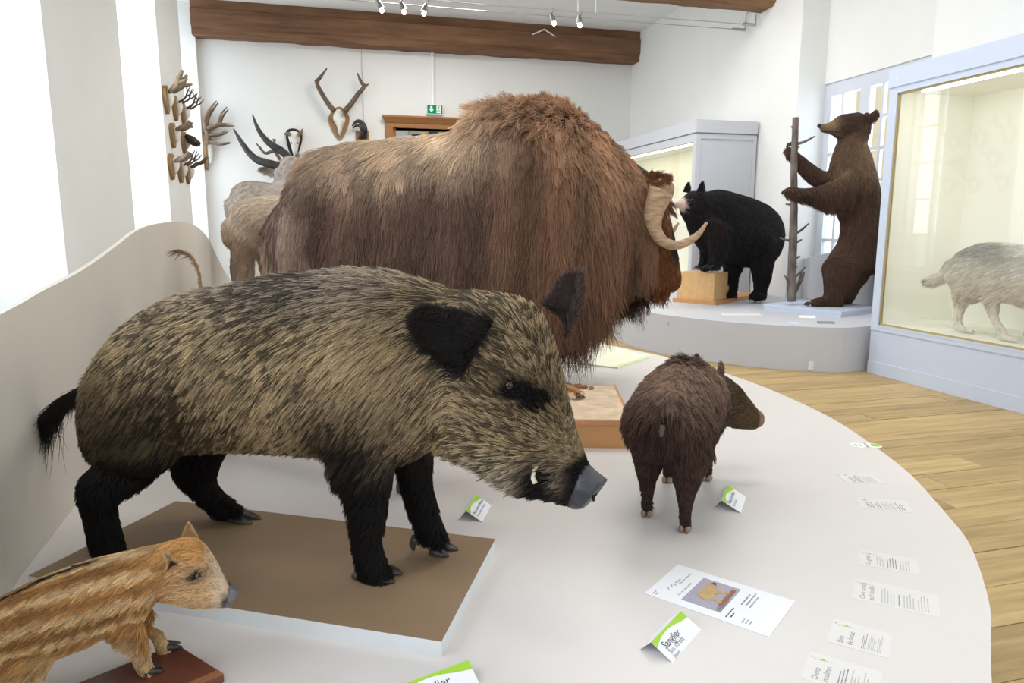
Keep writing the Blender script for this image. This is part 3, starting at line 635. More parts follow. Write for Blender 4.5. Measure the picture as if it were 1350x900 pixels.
SK1S = [(0.267, 13.35, 3.297), (0.35, 13.35, 3.417), (0.437, 13.35, 3.29), (0.408, 13.35, 3.198), (0.35, 13.35, 3.053), (0.315, 13.35, 3.182)]
SK2 = [(-0.557, 13.4, 3.017), (-0.427, 13.4, 3.073), (-0.316, 13.4, 2.986), (-0.365, 13.4, 2.764), (-0.462, 13.4, 2.618), (-0.532, 13.4, 2.759)]
SK2S = [(-0.518, 13.35, 2.986), (-0.427, 13.35, 3.028), (-0.353, 13.35, 2.979), (-0.371, 13.35, 2.862), (-0.433, 13.35, 2.64), (-0.488, 13.35, 2.82)]
SK2A = [(-0.492, 13.3, 2.968, 0.035), (-0.541, 13.3, 2.992, 0.03), (-0.605, 13.3, 2.977, 0.012)]
SK2B = [(-0.365, 13.3, 2.959, 0.035), (-0.311, 13.3, 3.025, 0.03), (-0.283, 13.3, 3.078, 0.015)]
CH_A = [(0.785, 13.3, 3.074, 0.05), (0.775, 13.3, 3.165, 0.045), (0.724, 13.3, 3.229, 0.04), (0.645, 13.3, 3.239, 0.03), (0.563, 13.3, 3.158, 0.01)]
CH_B = [(0.721, 13.1, 3.073, 0.03), (0.684, 13.1, 3.136, 0.03), (0.633, 13.1, 3.147, 0.025), (0.566, 13.1, 3.093, 0.01)]
# ------------------------------------------------------------------ animals: body surface and fur
def attr_mat(name, rough=0.65, spec=0.2, rand=0.0):
    m = bpy.data.materials.new(name); m.use_nodes = True
    n = m.node_tree.nodes; p = n['Principled BSDF']
    a = n.new('ShaderNodeAttribute'); a.attribute_name = 'col'
    m.node_tree.links.new(a.outputs['Color'], p.inputs['Base Color'])
    p.inputs['Roughness'].default_value = rough; p.inputs['Specular IOR Level'].default_value = spec
    return m
M_hair = attr_mat('hair', 0.6, 0.25)
M_skin = attr_mat('hide', 0.8, 0.1)
M_hoof = mat('hoof_horn', rgba(62, 58, 56), 0.35, 0.25, 30, spec=0.5)
M_rubber = mat('snout_skin', rgba(56, 56, 62), 0.42, 0.3, 60, bump=0.25, spec=0.5)
M_ivory = mat('ivory', rgba(226, 214, 186), 0.35, 0.1, 30)
M_claw = mat('claw', rgba(48, 42, 36), 0.4)


def noise3(P, s, seed=0):
    """cheap smooth noise, about -1..1"""
    r = np.random.RandomState(seed); out = np.zeros(len(P))
    for k in range(7):
        d = r.normal(size=3); d /= np.linalg.norm(d)
        out += np.sin(P @ d * s * r.uniform(0.6, 2.1) + r.uniform(0, 6.3))
    return out / 3.2


def sst(a, b, x):
    t = np.clip((x - a) / (b - a), 0, 1); return t * t * (3 - 2 * t)


def mixc(a, b, t): return a * (1 - t[:, None]) + b * t[:, None]


def body(name, mb, voxel, smooth_it, loc, yaw, colfn, skin_dark=0.5):
    """fuse the lofts into one continuous skin"""
    me = bpy.data.meshes.new('rough'); me.from_pydata(mb.v, [], mb.f); me.update()
    bm = bmesh.new(); bm.from_mesh(me); bmesh.ops.recalc_face_normals(bm, faces=bm.faces); bm.to_mesh(me); bm.free()
    tmp = bpy.data.objects.new('rough', me); COL.objects.link(tmp)
    r = tmp.modifiers.new('r', 'REMESH'); r.mode = 'VOXEL'; r.voxel_size = voxel
    s = tmp.modifiers.new('s', 'SMOOTH'); s.factor = 0.5; s.iterations = smooth_it
    dg = bpy.context.evaluated_depsgraph_get()
    out = bpy.data.meshes.new_from_object(tmp.evaluated_get(dg))
    bpy.data.objects.remove(tmp)
    out.name = name
    out.polygons.foreach_set('use_smooth', [True] * len(out.polygons))
    P, N = verts(out)
    c = colfn(P, N)[0] * skin_dark
    a = out.color_attributes.new('col', 'FLOAT_COLOR', 'POINT')
    a.data.foreach_set('color', np.concatenate([c, np.ones((len(c), 1))], 1).astype(np.float32).ravel())
    out.materials.clear(); out.materials.append(M_skin)
    o = bpy.data.objects.new(name, out); COL.objects.link(o)
    o.location = loc; o.rotation_euler = (0, 0, yaw)
    return o


def verts(me):
    n = len(me.vertices)
    P = np.empty(n * 3, np.float32); me.vertices.foreach_get('co', P)
    N = np.empty(n * 3, np.float32); me.vertices.foreach_get('normal', N)
    return P.reshape(-1, 3).astype(float), N.reshape(-1, 3).astype(float)


def nrmz(v): return v / (np.linalg.norm(v, axis=1)[:, None] + 1e-9)


def fur(o, n, seed, field, K=5, clump=14, clump_w=0.6, name='fur', label=None):
    """strands rooted on the skin of o. field(P, N) -> dict(dir, len, lift, root, tip, rad, grav, keep, curl)"""
    me = o.data; rs = np.random.RandomState(seed)
    me.calc_loop_triangles(); T = len(me.loop_triangles)
    tri = np.empty(T * 3, np.int32); me.loop_triangles.foreach_get('vertices', tri); tri = tri.reshape(-1, 3)
    V, VN = verts(me)
    A = V[tri]; ar = np.linalg.norm(np.cross(A[:, 1] - A[:, 0], A[:, 2] - A[:, 0]), axis=1)
    cen = A.mean(1); kf = field(cen, nrmz(VN[tri].mean(1)))['keep']
    ar = ar * kf; cs = np.cumsum(ar); cs /= cs[-1]
    ti = np.searchsorted(cs, rs.rand(n)); ti = np.clip(ti, 0, T - 1)
    u = rs.rand(n, 2); sw = u.sum(1) > 1; u[sw] = 1 - u[sw]
    w = np.stack([1 - u.sum(1), u[:, 0], u[:, 1]], 1)
    P = (V[tri[ti]] * w[:, :, None]).sum(1); N = nrmz((VN[tri[ti]] * w[:, :, None]).sum(1))
    F = field(P, N)
    D = F['dir'] + rs.normal(scale=F.get('jit', 0.18), size=(n, 3))
    Tn = nrmz(D - N * (D * N).sum(1)[:, None])
    L = F['len'] * rs.uniform(0.7, 1.15, n)
    lift = np.clip(F['lift'] * rs.uniform(0.6, 1.4, n), 0.02, 1)
    s = np.linspace(0, 1, K)
    base = nrmz(N * lift[:, None] + Tn * (1 - lift)[:, None])
    X = P[:, None, :] + (L[:, None] * s)[:, :, None] * base[:, None, :]
    # strands bend over: along the comb direction and with gravity
    X += (L[:, None] * s ** 2)[:, :, None] * (Tn * 0.25)[:, None, :]
    X[:, :, 2] -= L[:, None] * F['grav'][:, None] * s ** 2
    cu = F.get('curl')
    if cu is not None:
        ph = rs.rand(n) * 6.28; B = np.cross(N, Tn)
        X += (cu * L)[:, None, None] * np.sin(s * 9 + ph[:, None])[:, :, None] * B[:, None, :] * s[None, :, None]
        X += (cu * L)[:, None, None] * np.cos(s * 9 + ph[:, None])[:, :, None] * N[:, None, :] * s[None, :, None] * 0.6
    own = rs.uniform(-1, 1, n)
    if clump > 1:
        gi = rs.permutation(n)[: max(1, n // clump)]
        kd = KDTree(len(gi))
        for i, g in enumerate(gi): kd.insert(P[g], i)
        kd.balance()
        ci = np.array([gi[kd.find(p)[1]] for p in P.tolist()])
        ww = (clump_w * s ** 1.2)[None, :, None] * np.ones((n, 1, 1))
        G = X[ci]
        X = X * (1 - ww) + G * ww
        own = 0.6 * own[ci] + 0.4 * own
    # never dip below the skin's own ground
    if 'alt' in F:
        pick = (own * 0.5 + 0.5) < F['altp']
        F['tip'] = np.where(pick[:, None], F['alt'], F['tip'])
        own = rs.uniform(-1, 1, n)
    C = F['root'][:, None, :] * (1 - (s ** F.get('ramp', 1.0)))[None, :, None] + F['tip'][:, None, :] * (s ** F.get('ramp', 1.0))[None, :, None]
    C = C * (1 + F.get('var', 0.25) * own)[:, None, None]
    R = F['rad'][:, None] * (1 - 0.75 * s ** 1.5)[None, :]
    cv = bpy.data.hair_curves.new(name)
    cv.add_curves([K] * n)
    cv.points.foreach_set('position', X.astype(np.float32).ravel())
    cv.attributes.new('radius', 'FLOAT', 'POINT') if 'radius' not in cv.attributes else None
    cv.attributes['radius'].data.foreach_set('value', R.astype(np.float32).ravel())
    a = cv.attributes.new('col', 'FLOAT_COLOR', 'POINT')
    a.data.foreach_set('color', np.concatenate([np.clip(C, 0, 1), np.ones((n, K, 1))], 2).astype(np.float32).ravel())
    cv.materials.append(M_hair)
    h = bpy.data.objects.new(name, cv); COL.objects.link(h); h.parent = o
    h['kind'] = 'stuff'
    if label: h['label'] = label
    return h


def snap(o, p):
    """nearest point of the skin and its normal"""
    ok, co, no, _ = o.closest_point_on_mesh(Vector(p))
    return np.array(co), np.array(no)


def eye(o, p, r, iris, sink=0.35, outward=None, pupil=0.92):
    c, nn = snap(o, p)
    if outward is not None: nn = np.array(outward, float)
    nn = nn / np.linalg.norm(nn)
    m = bpy.data.materials.new('eye_glass'); m.use_nodes = True
    n = m.node_tree.nodes; pb = n['Principled BSDF']; pb.inputs['Roughness'].default_value = 0.06; pb.inputs['Specular IOR Level'].default_value = 0.6
    tc = n.new('ShaderNodeTexCoord'); sx = n.new('ShaderNodeSeparateXYZ'); rp = n.new('ShaderNodeValToRGB')
    dv = n.new('ShaderNodeMath'); dv.operation = 'DIVIDE'; dv.inputs[1].default_value = r
    m.node_tree.links.new(tc.outputs['Object'], sx.inputs[0]); m.node_tree.links.new(sx.outputs['Z'], dv.inputs[0]); m.node_tree.links.new(dv.outputs[0], rp.inputs[0])
    rp.color_ramp.interpolation = 'CONSTANT'
    e = rp.color_ramp.elements; e[0].position = 0; e[0].color = (0.01, 0.008, 0.008, 1); e[1].position = 0.62; e[1].color = (*iris, 1)
    k = rp.color_ramp.elements.new(pupil); k.color = (0.004, 0.004, 0.004, 1)
    m.node_tree.links.new(rp.outputs[0], pb.inputs['Base Color'])
    b = MB(); b.ball((0, 0, 0), r, seg=20, rng=14)
    ob = b.build('eye', m, o, smooth=True)
    q = Vector((0, 0, 1)).rotation_difference(Vector(nn))
    ob.rotation_mode = 'QUATERNION'; ob.rotation_quaternion = q
    ob.location = c - nn * r * sink
    return ob


def leaf_ear(a, b, t1, t2, cup, thick=0.006, nu=9, nv=10, tip=0.35, off=None):
    """cupped leaf: base edge a-b, far corners t1-t2; cup = vector bulge of the back"""
    a, b, t1, t2, cup = (np.array(q, float) for q in (a, b, t1, t2, cup))
    v = []; f = []
    for side in (0, 1):
        for j in range(nv):
            t = j / (nv - 1)
            l = a * (1 - t) + t1 * t; r = b * (1 - t) + t2 * t; mid = (l + r) / 2
            wdt = (1 - tip * t ** 2.5) * (1 - max(0, (t - 0.8) / 0.2) ** 2 * 0.75)
            for i in range(nu):
                x = i / (nu - 1) * 2 - 1
                q = mid + (r - l) / 2 * x * wdt + cup * (1 - x * x) * (0.35 + 0.65 * math.sin(math.pi * min(t * 0.9 + 0.15, 1)))
                q = q + cup / (np.linalg.norm(cup) + 1e-9) * thick * side * (1 - 0.6 * abs(x))
                v.append(q)
    m = nu * nv
    for j in range(nv - 1):
        for i in range(nu - 1):
            k = j * nu + i
            f.append((k, k + 1, k + nu + 1, k + nu)); f.append((m + k, m + k + nu, m + k + nu + 1, m + k + 1))
    def edge(k, k2): f.append((k, m + k, m + k2, k2))
    for i in range(nu - 1): edge(i + 1, i); edge((nv - 1) * nu + i, (nv - 1) * nu + i + 1)
    for j in range(nv - 1): edge(j * nu, (j + 1) * nu); edge((j + 1) * nu + nu - 1, j * nu + nu - 1)
    return MB().add(v, f)


def hoof_toe(p0, p1, w, ground, name, parent, m=None):
    """one cloven toe from the pastern p0 to the tip p1, sole on the ground"""
    p0 = np.array(p0, float); p1 = np.array(p1, float); p1[2] = ground + 0.006
    d = p1 - p0; rings = []
    s = np.array([-d[1], d[0], 0]); s /= np.linalg.norm(s) + 1e-9
    for t, hw, hh in ((-0.15, 0.55, 0.8), (0, 0.95, 1.0), (0.3, 1.0, 0.95), (0.6, 0.85, 0.7), (0.85, 0.5, 0.42), (1.0, 0.15, 0.15)):
        c = p0 + d * t; top = max((p0[2] - ground) * 0.95, 0.02) * hh * (1 - 0.25 * max(t, 0)) + ground
        a = np.linspace(0, 2 * np.pi, 10, endpoint=False)
        z = ground + (top - ground) * (0.5 + 0.5 * np.sin(a))
        ring = np.stack([c[0] + s[0] * np.cos(a) * w * hw, c[1] + s[1] * np.cos(a) * w * hw, z], 1)
        rings.append(ring)
    return MB().rings(rings).build(name, m or M_hoof, parent, smooth=True)


def ear_part(mb, o, colfn, name='ear', nfur=3000, field=None, seed=1):
    me = bpy.data.meshes.new(name); me.from_pydata(mb.v, [], mb.f); me.update()
    bm = bmesh.new(); bm.from_mesh(me); bmesh.ops.recalc_face_normals(bm, faces=bm.faces); bm.to_mesh(me); bm.free()
    me.polygons.foreach_set('use_smooth', [True] * len(me.polygons))
    P, N = verts(me); c = colfn(P, N)[0] * 0.6
    a = me.color_attributes.new('col', 'FLOAT_COLOR', 'POINT')
    a.data.foreach_set('color', np.concatenate([c, np.ones((len(c), 1))], 1).astype(np.float32).ravel())
    me.materials.append(M_skin)
    e = bpy.data.objects.new(name, me); COL.objects.link(e); e.parent = o
    if field: fur(e, nfur, seed, field, K=4, clump=8, clump_w=0.4)
    return e
# ================================================================== WILD BOAR
def U(x): return np.full(3, x)
def field_base(P):
    n = len(P)
    return dict(dir=np.zeros((n, 3)), len=np.zeros(n), lift=np.full(n, 0.2), grav=np.full(n, 0.1), rad=np.full(n, 0.001), keep=np.ones(n))

def col_boar(P, N):
    x, y, z = P.T
    tan = rgb(200, 174, 134); grey = rgb(168, 152, 138); dark = rgb(34, 27, 23); blk = rgb(14, 12, 12)
    nz = noise3(P, 16, 3)
    t = 0.62 + 0.3 * nz
    c = mixc(tan * 0.55, tan, np.clip(t, 0, 1))
    top = sst(0.70, 0.82, z) * sst(0.5, 0.3, x); c = mixc(c, grey[None] * np.ones_like(c), top * 0.75)
    # black legs, lower shoulder and ham
    lo = sst(0.47, 0.33, z + 0.03 * nz) * (1 - sst(-0.30, -0.2, x) * sst(0.16, 0.06, x)) * sst(0.50, 0.44, x)
    ham = sst(-0.10, -0.36, x) * sst(0.66, 0.40, z + 0.05 * nz)
    sh = np.exp(-((x - 0.27) / 0.12) ** 2) * sst(0.64, 0.40, z)
    d = np.clip(np.maximum(np.maximum(lo, ham * 0.85), sh), 0, 1)
    c = mixc(c, dark[None] * np.ones_like(c), d); c = mixc(c, blk[None] * np.ones_like(c), sst(0.34, 0.27, z) * (x < 0.5))
    # head: paler cheek, dark eye patch, black mouth and snout top
    hd = sst(0.52, 0.60, x)
    jaw = sst(0.46, 0.38, z) * hd * sst(0.80, 0.72, x); c = mixc(c, rgb(205, 194, 172)[None] * np.ones_like(c), jaw * 0.6)
    e = np.exp(-(((x - 0.693) / 0.05) ** 2 + ((z - 0.592) / 0.032) ** 2)); e2 = np.exp(-(((x - 0.735) / 0.04) ** 2 + ((z - 0.565) / 0.03) ** 2))
    c = mixc(c, blk[None] * np.ones_like(c), np.clip(1.6 * np.maximum(e, e2), 0, 1) * hd)
    axis = np.array([0.61, -0.18, -0.79]) * 1.0
    sn = (P - np.array([0.80, -0.08, 0.44])) @ axis
    mouth = np.exp(-(((x - 0.752) / 0.035) ** 2 + ((z - 0.372) / 0.05) ** 2)) * hd
    chin = sst(0.345, 0.32, z) * sst(0.70, 0.76, x)
    nose = sst(0.015, 0.04, sn)
    c = mixc(c, blk[None] * np.ones_like(c), np.clip(np.maximum(np.maximum(1.5 * mouth, chin), nose), 0, 1))
    br = np.exp(-(((x - 0.79) / 0.014) ** 2 + ((z - 0.385) / 0.035) ** 2)) * hd; c = mixc(c, rgb(150, 130, 108)[None] * np.ones_like(c), np.clip(br * 0.9, 0, 1))
    root = c * 0.22 + dark * 0.35
    return c, root

def f_boar(P, N):
    x, y, z = P.T; F = field_base(P); n = len(P)
    d = np.zeros((n, 3)); d[:] = (-1, 0, -1.0)
    top = sst(0.55, 0.82, z); d[:, 2] += 0.55 * top; 
    rr = sst(-0.2, -0.7, N[:, 0]) * sst(-0.45, -0.55, x); d = mixc(d, np.tile((-0.1, 0, -1.0), (n, 1)), rr)
    leg = sst(0.36, 0.28, z) * (x < 0.5); d = mixc(d, np.tile((-0.25, 0, -1.0), (n, 1)), leg)
    fore = np.exp(-((x - 0.27) / 0.14) ** 2) * sst(0.55, 0.4, z); d = mixc(d, np.tile((-0.7, 0, -0.9), (n, 1)), fore)
    hd = sst(0.50, 0.58, x); d = mixc(d, np.tile((-0.75, 0.12, 0.62), (n, 1)), hd)
    low = hd * sst(0.5, 0.38, z); d = mixc(d, np.tile((-0.95, 0.1, -0.35), (n, 1)), low)
    F['dir'] = d
    L = 0.042 + 0.016 * sst(0.74, 0.84, z) * sst(0.55, 0.4, x)
    L = L * (1 - 0.5 * leg) * (1 - 0.35 * hd)
    L += 0.018 * np.exp(-((x - 0.2) / 0.06) ** 2) * sst(0.42, 0.3, z) * sst(0.12, 0.2, z)
    L *= 1 - 0.72 * sst(0.74, 0.84, x)
    L += 0.02 * low * sst(0.78, 0.7, x)
    patch = np.exp(-(((x - 0.693) / 0.045) ** 2 + ((z - 0.592) / 0.03) ** 2)) * hd
    L *= 1 - 0.8 * np.clip(patch * 1.5, 0, 1)
    F['len'] = L; F['lift'] = np.full(n, 0.17) + 0.1 * hd + 0.06 * top
    F['grav'] = np.full(n, 0.12)
    F['rad'] = np.full(n, 0.0009) * (1 - 0.3 * leg)
    F['tip'], F['root'] = col_boar(P, N); F['ramp'] = 0.7; F['var'] = 0.45; F['jit'] = 0.14
    F['alt'] = F['root'] * 0.75; F['altp'] = np.clip(0.41 + 0.22 * noise3(P, 9, 12) - 0.06 * hd, 0.05, 0.8)
    F['keep'] = (1 - 0.6 * sst(0.3, 0.7, N[:, 1])) * (z > 0.03)
    return F

mb = MB()
mb.loft(BOAR['torso'], power=2.15)
mb.loft([BOAR['torso'][-2], BOAR['torso'][-1]] + BOAR['head'], power=2.1)
for k in ('fn', 'ff', 'hn', 'hf'): mb.loft(BOAR[k], sub=4, seg=16)
boar = body('wild_boar', mb, 0.011, 5, BOAR['loc'], BOAR['yaw'], col_boar)
tag(boar, 'big bristly tan and black wild boar standing on the brown-topped board', 'boar')
fur(boar, 140000, 11, f_boar, K=5, clump=8, clump_w=0.62)
MB().loft(BOAR['snout'], sub=3, seg=18, power=2.6, cap=False).build('snout_disc', M_rubber, boar, smooth=True)
s = BOAR['snout'][-1]
cen = (np.array(s[:3]) + np.array(s[3:6])) / 2
for sg in (-1, 1):
    nb = MB(); nb.ball(tuple(cen + np.array((0.0, sg * 0.017, -0.004))), 0.007, 0.5, 0.9, 1.2); nb.build('nostril', mat('nostril_dark', rgba(22, 20, 20), 0.5), boar, smooth=True)
eye(boar, BOAR['eye'][0], 0.0105, rgb(58, 28, 16), outward=(0.35, -0.93, 0.1))
tk = [(*p, r) for p, r in zip(BOAR['tusk'], (0.006, 0.006, 0.005, 0.002))]
q, nn = snap(boar, BOAR['tusk'][1])
sh = q - np.array(BOAR['tusk'][1]) + nn * 0.006
MB().tube([(p[0] + sh[0], p[1] + sh[1], p[2] + sh[2], p[3]) for p in tk], 10, 3).build('tusk', M_ivory, boar, smooth=True)
def col_earb(P, N): return np.tile(rgb(30, 24, 22), (len(P), 1)), np.tile(rgb(20, 17, 16), (len(P), 1))
def f_earb(P, N):
    F = field_base(P); n = len(P); F['dir'][:] = (-0.8, -0.2, 0.2); F['len'] = np.full(n, 0.03); F['lift'] = np.full(n, 0.22); F['rad'] = np.full(n, 0.0009)
    F['tip'], F['root'] = col_earb(P, N); F['tip'] = F['tip'] * (1.0 + 0.8 * (noise3(P, 40) > 0.3))[:, None]; F['jit'] = 0.5; return F
e = BOAR['near_ear']; e = [np.array(p) for p in e]
e[0] += (0.0, -0.01, 0); e[1] += (0.0, -0.01, 0.0); e[2] += (0, -0.05, 0); e[3] += (0.0, -0.05, 0)
ear_part(leaf_ear(e[0], e[1], e[2], e[3], (-0.008, 0.022, 0.006), tip=0.12), boar, col_earb, nfur=5000, field=f_earb)
def col_earf(P, N): return np.tile(rgb(98, 82, 76), (len(P), 1)), np.tile(rgb(56, 46, 42), (len(P), 1))
def f_earf(P, N):
    F = f_earb(P, N); F['dir'][:] = (0.3, 0, 1.0); F['tip'], F['root'] = col_earf(P, N); F['len'][:] = 0.024; return F
e = [np.array(p) for p in BOAR['far_ear']]
ear_part(leaf_ear(e[0], e[1], e[2], e[3], (0.03, 0.02, 0.006), tip=0.2), boar, col_earf, nfur=5000, field=f_earf)
def tailmesh(L): return MB().tube(L, 10, 4)
def f_tail(P, N):
    F = field_base(P); n = len(P); t = sst(-0.70, -0.88, P[:, 0])
    F['dir'][:] = (-0.7, 0, -0.9); F['len'] = 0.045 + 0.12 * t; F['lift'] = np.full(n, 0.15); F['grav'] = 0.2 + 0.3 * t; F['rad'] = np.full(n, 0.0009)
    F['tip'] = np.tile(rgb(24, 20, 18), (n, 1)); F['root'] = np.tile(rgb(40, 33, 28), (n, 1)); F['jit'] = 0.3; F['curl'] = 0.03 * t; return F
tl = [(-0.62, 0, 0.51, 0.024)] + [(*p, r) for p, r in zip(BOAR['tail'], (0.02, 0.014, 0.012, 0.009, 0.005))]
ear_part(tailmesh(tl), boar, col_earb, name='tail', nfur=2600, field=f_tail)
g = 0.041
for a, b, w in ((BOAR['fn_hoof'][0], BOAR['fn_hoof'][1], 0.021), (BOAR['fn_toe'][0], BOAR['fn_toe'][1], 0.019), (BOAR['ff_hoof'][0], BOAR['ff_hoof'][1], 0.02), (BOAR['ff_toe'][0], BOAR['ff_toe'][1], 0.018), (BOAR['hf_hoof'][0], BOAR['hf_hoof'][1], 0.02), (BOAR['hf_toe'][0], BOAR['hf_toe'][1], 0.018)):
    hoof_toe(a, b, w, g, 'hoof', boar)
hp = BOAR['hn'][-1]
for dy in (-0.022, 0.02): hoof_toe((hp[3] - 0.05, hp[1] + dy, 0.08), (hp[3] + 0.03, hp[1] + dy, g), 0.02, g, 'hoof', boar)
for k in ('fn_dew', 'ff_dew', 'hf_dew'):
    a, b = BOAR[k]
    for dy in (-0.012, 0.022): MB().tube([(a[0], a[1] + dy, a[2], 0.013), ((a[0] + b[0]) / 2 - 0.006, a[1] + dy, (a[2] + max(b[2], g + 0.01)) / 2, 0.011), (b[0], b[1] + dy, max(b[2], g + 0.012), 0.004)], 8, 3).build('dewclaw', M_hoof, boar, smooth=True)

# ================================================================== MUSK OX
def col_musk(P, N):
    x, y, z = P.T; n = len(P); o = np.ones((n, 3))
    nz = noise3(P, 5, 8); n2 = noise3(P * np.array([6, 6, 0.8]), 3, 21)
    tan = rgb(220, 194, 164); mid = rgb(118, 92, 79); low = rgb(48, 37, 36); red = rgb(130, 96, 74); dred = rgb(68, 48, 39)
    c = mixc(low * o, mid * o, sst(0.45, 1.0, z + 0.10 * n2))
    c = mixc(c, tan * o, sst(1.18, 1.42, z + 0.07 * nz) * sst(0.25, -0.25, x))
    fr = sst(-0.35, 0.25, x)
    cf = mixc(dred * o, red * o, sst(0.5, 1.1, z + 0.12 * n2))
    cf = mixc(cf, rgb(182, 142, 110) * o, sst(1.25, 1.5, z + 0.12 * nz))
    c = mixc(c, cf, fr)
    rear = sst(-1.0, -1.25, x) * sst(0.0, 0.7, n2 + 0.3); c = mixc(c, rgb(190, 166, 146) * o, rear * 0.7)
    face = sst(0.80, 0.88, x) * sst(1.12, 1.0, z); c = mixc(c, rgb(120, 74, 42) * o, face)
    br = sst(0.90, 0.95, x) * sst(0.72, 0.8, z) * sst(1.02, 0.9, z); c = mixc(c, rgb(40, 28, 22) * o, br)
    c = np.clip(c * (1 + 0.32 * n2)[:, None], 0, 1)
    return c, c * 0.45

def f_musk(P, N):
    x, y, z = P.T; F = field_base(P); n = len(P)
    d = np.stack([np.full(n, -0.32), 0.35 * np.sign(y) * sst(1.1, 1.5, z), -np.ones(n)], 1)
    top = sst(0.55, 0.9, N[:, 2]); d = mixc(d, np.stack([np.full(n, -0.9), 0.4 * np.sign(y), np.full(n, -0.2)], 1), top)
    bk = sst(-0.95, -1.2, x) * sst(1.35, 1.2, z); d = mixc(d, np.tile((0.06, 0, -1.0), (n, 1)), bk)
    fr = sst(0.15, 0.5, x); d = mixc(d, np.tile((0.05, -0.1, -1.0), (n, 1)), fr * (1 - top))
    F['dir'] = d
    L = 0.13 + 0.20 * sst(1.3, 0.8, z) - 0.15 * sst(0.85, 0.45, z) * sst(-0.3, 0.2, x)
    hump = np.exp(-((x - 0.05) / 0.35) ** 2) * sst(1.45, 1.6, z)
    nap = np.exp(-(((x - 0.5) / 0.22) ** 2)) * sst(1.15, 1.35, z)
    L = L + 0.03 * hump - 0.05 * nap
    face = sst(0.77, 0.85, x) * sst(1.2, 1.1, z) * sst(0.5, 0.6, z); L = L * (1 - face) + 0.028 * face
    chin = sst(0.62, 0.56, z) * sst(0.6, 0.8, x); L = L + 0.08 * chin * (1 - sst(0.93, 0.99, x))
    L = L * np.clip(1 + 0.35 * noise3(P * np.array([14, 14, 0.5]), 1, 77), 0.5, 1.6)
    L = L * (1 - 0.62 * sst(0.62, 0.8, x) * sst(0.85, 0.65, z))
    F['len'] = L; F['lift'] = 0.13 - 0.08 * bk + 0.35 * hump + 0.3 * nap + 0.10 * top
    F['grav'] = 0.35 + 0.0 * x - 0.2 * hump; F['rad'] = np.full(n, 0.0019); F['grav'] = F['grav'] + 0.6 * chin
    F['tip'], F['root'] = col_musk(P, N); F['ramp'] = 0.5; F['var'] = 0.3; F['jit'] = 0.16
    F['curl'] = 0.08 + 0.10 * np.maximum(hump, nap)
    F['keep'] = (1 - 0.65 * sst(0.2, 0.7, N[:, 1])) * sst(0.3, 0.4, z) * (1 - 0.6 * face)
    return F
mb = MB(); mb.loft(MUSKOX['torso'], seg=28)
mb.loft(MUSKOX['torso'][-2:] + MUSKOX['head'], seg=22)
for x, y in ((0.12, -0.2), (0.2, 0.2), (-0.98, -0.2), (-0.88, 0.2)):
    mb.loft([(x - 0.12, y, 0.6, x + 0.12, y, 0.6, 0.13), (x - 0.07, y, 0.32, x + 0.08, y, 0.32, 0.08), (x - 0.055, y, 0.15, x + 0.055, y, 0.15, 0.055), (x - 0.07, y, 0.07, x + 0.08, y, 0.06, 0.065)], sub=3, seg=14)
musk = body('musk_ox', mb, 0.03, 6, MUSKOX['loc'], MUSKOX['yaw'], col_musk)
tag(musk, 'huge shaggy brown musk ox with long hair fringe behind the wild boar', 'musk ox')
fur(musk, 130000, 5, f_musk, K=9, clump=16, clump_w=0.66)
M_horn = mat('musk_horn', rgba(196, 164, 128), 0.45, 0.2, 9, c2=rgba(132, 108, 88), stretch=(2, 2, 8))
for sg in (1, -1):
    hb = MB().tube([(p[0], p[1] * sg, p[2], p[3]) for p in MUSKOX['horn_n']], 14, 4, flat=0.85, noise=0.03)
    hb.build('horn', M_horn, musk, smooth=True)
    hs_ = MB().tube([(0.84, -0.03 * sg, 1.17, 0.05), (0.845, -0.12 * sg, 1.175, 0.07), (0.825, -0.22 * sg, 1.15, 0.075)], 14, 4, noise=0.08)
    hs_.build('horn_boss', M_horn, musk, smooth=True)
eye(musk, (0.93, -0.135, 1.005), 0.024, rgb(120, 70, 30), outward=(0.55, -0.83, 0.05))
def f_mear(P, N):
    F = field_base(P); n = len(P); F['dir'][:] = (1, -0.2, -0.1); F['len'] = np.full(n, 0.035); F['lift'] = np.full(n, 0.15); F['rad'] = np.full(n, 0.0022)
    F['tip'] = np.tile(rgb(120, 76, 46), (n, 1)); F['root'] = F['tip'] * 0.5; F['jit'] = 0.4; return F
def col_mear(P, N): return np.tile(rgb(110, 70, 44), (len(P), 1)), np.tile(rgb(60, 40, 26), (len(P), 1))
ear_part(leaf_ear((0.76, -0.20, 1.26), (0.76, -0.22, 1.20), (0.85, -0.25, 1.25), (0.85, -0.26, 1.21), (0, 0.03, 0.0)), musk, col_mear, nfur=1200, field=f_mear)
for sg in (-1, 1):
    nb = MB(); nb.ball((1.005, sg * 0.045, 0.665), 0.016, 0.7, 1, 1); nb.build('nostril', M_ink, musk, smooth=True)

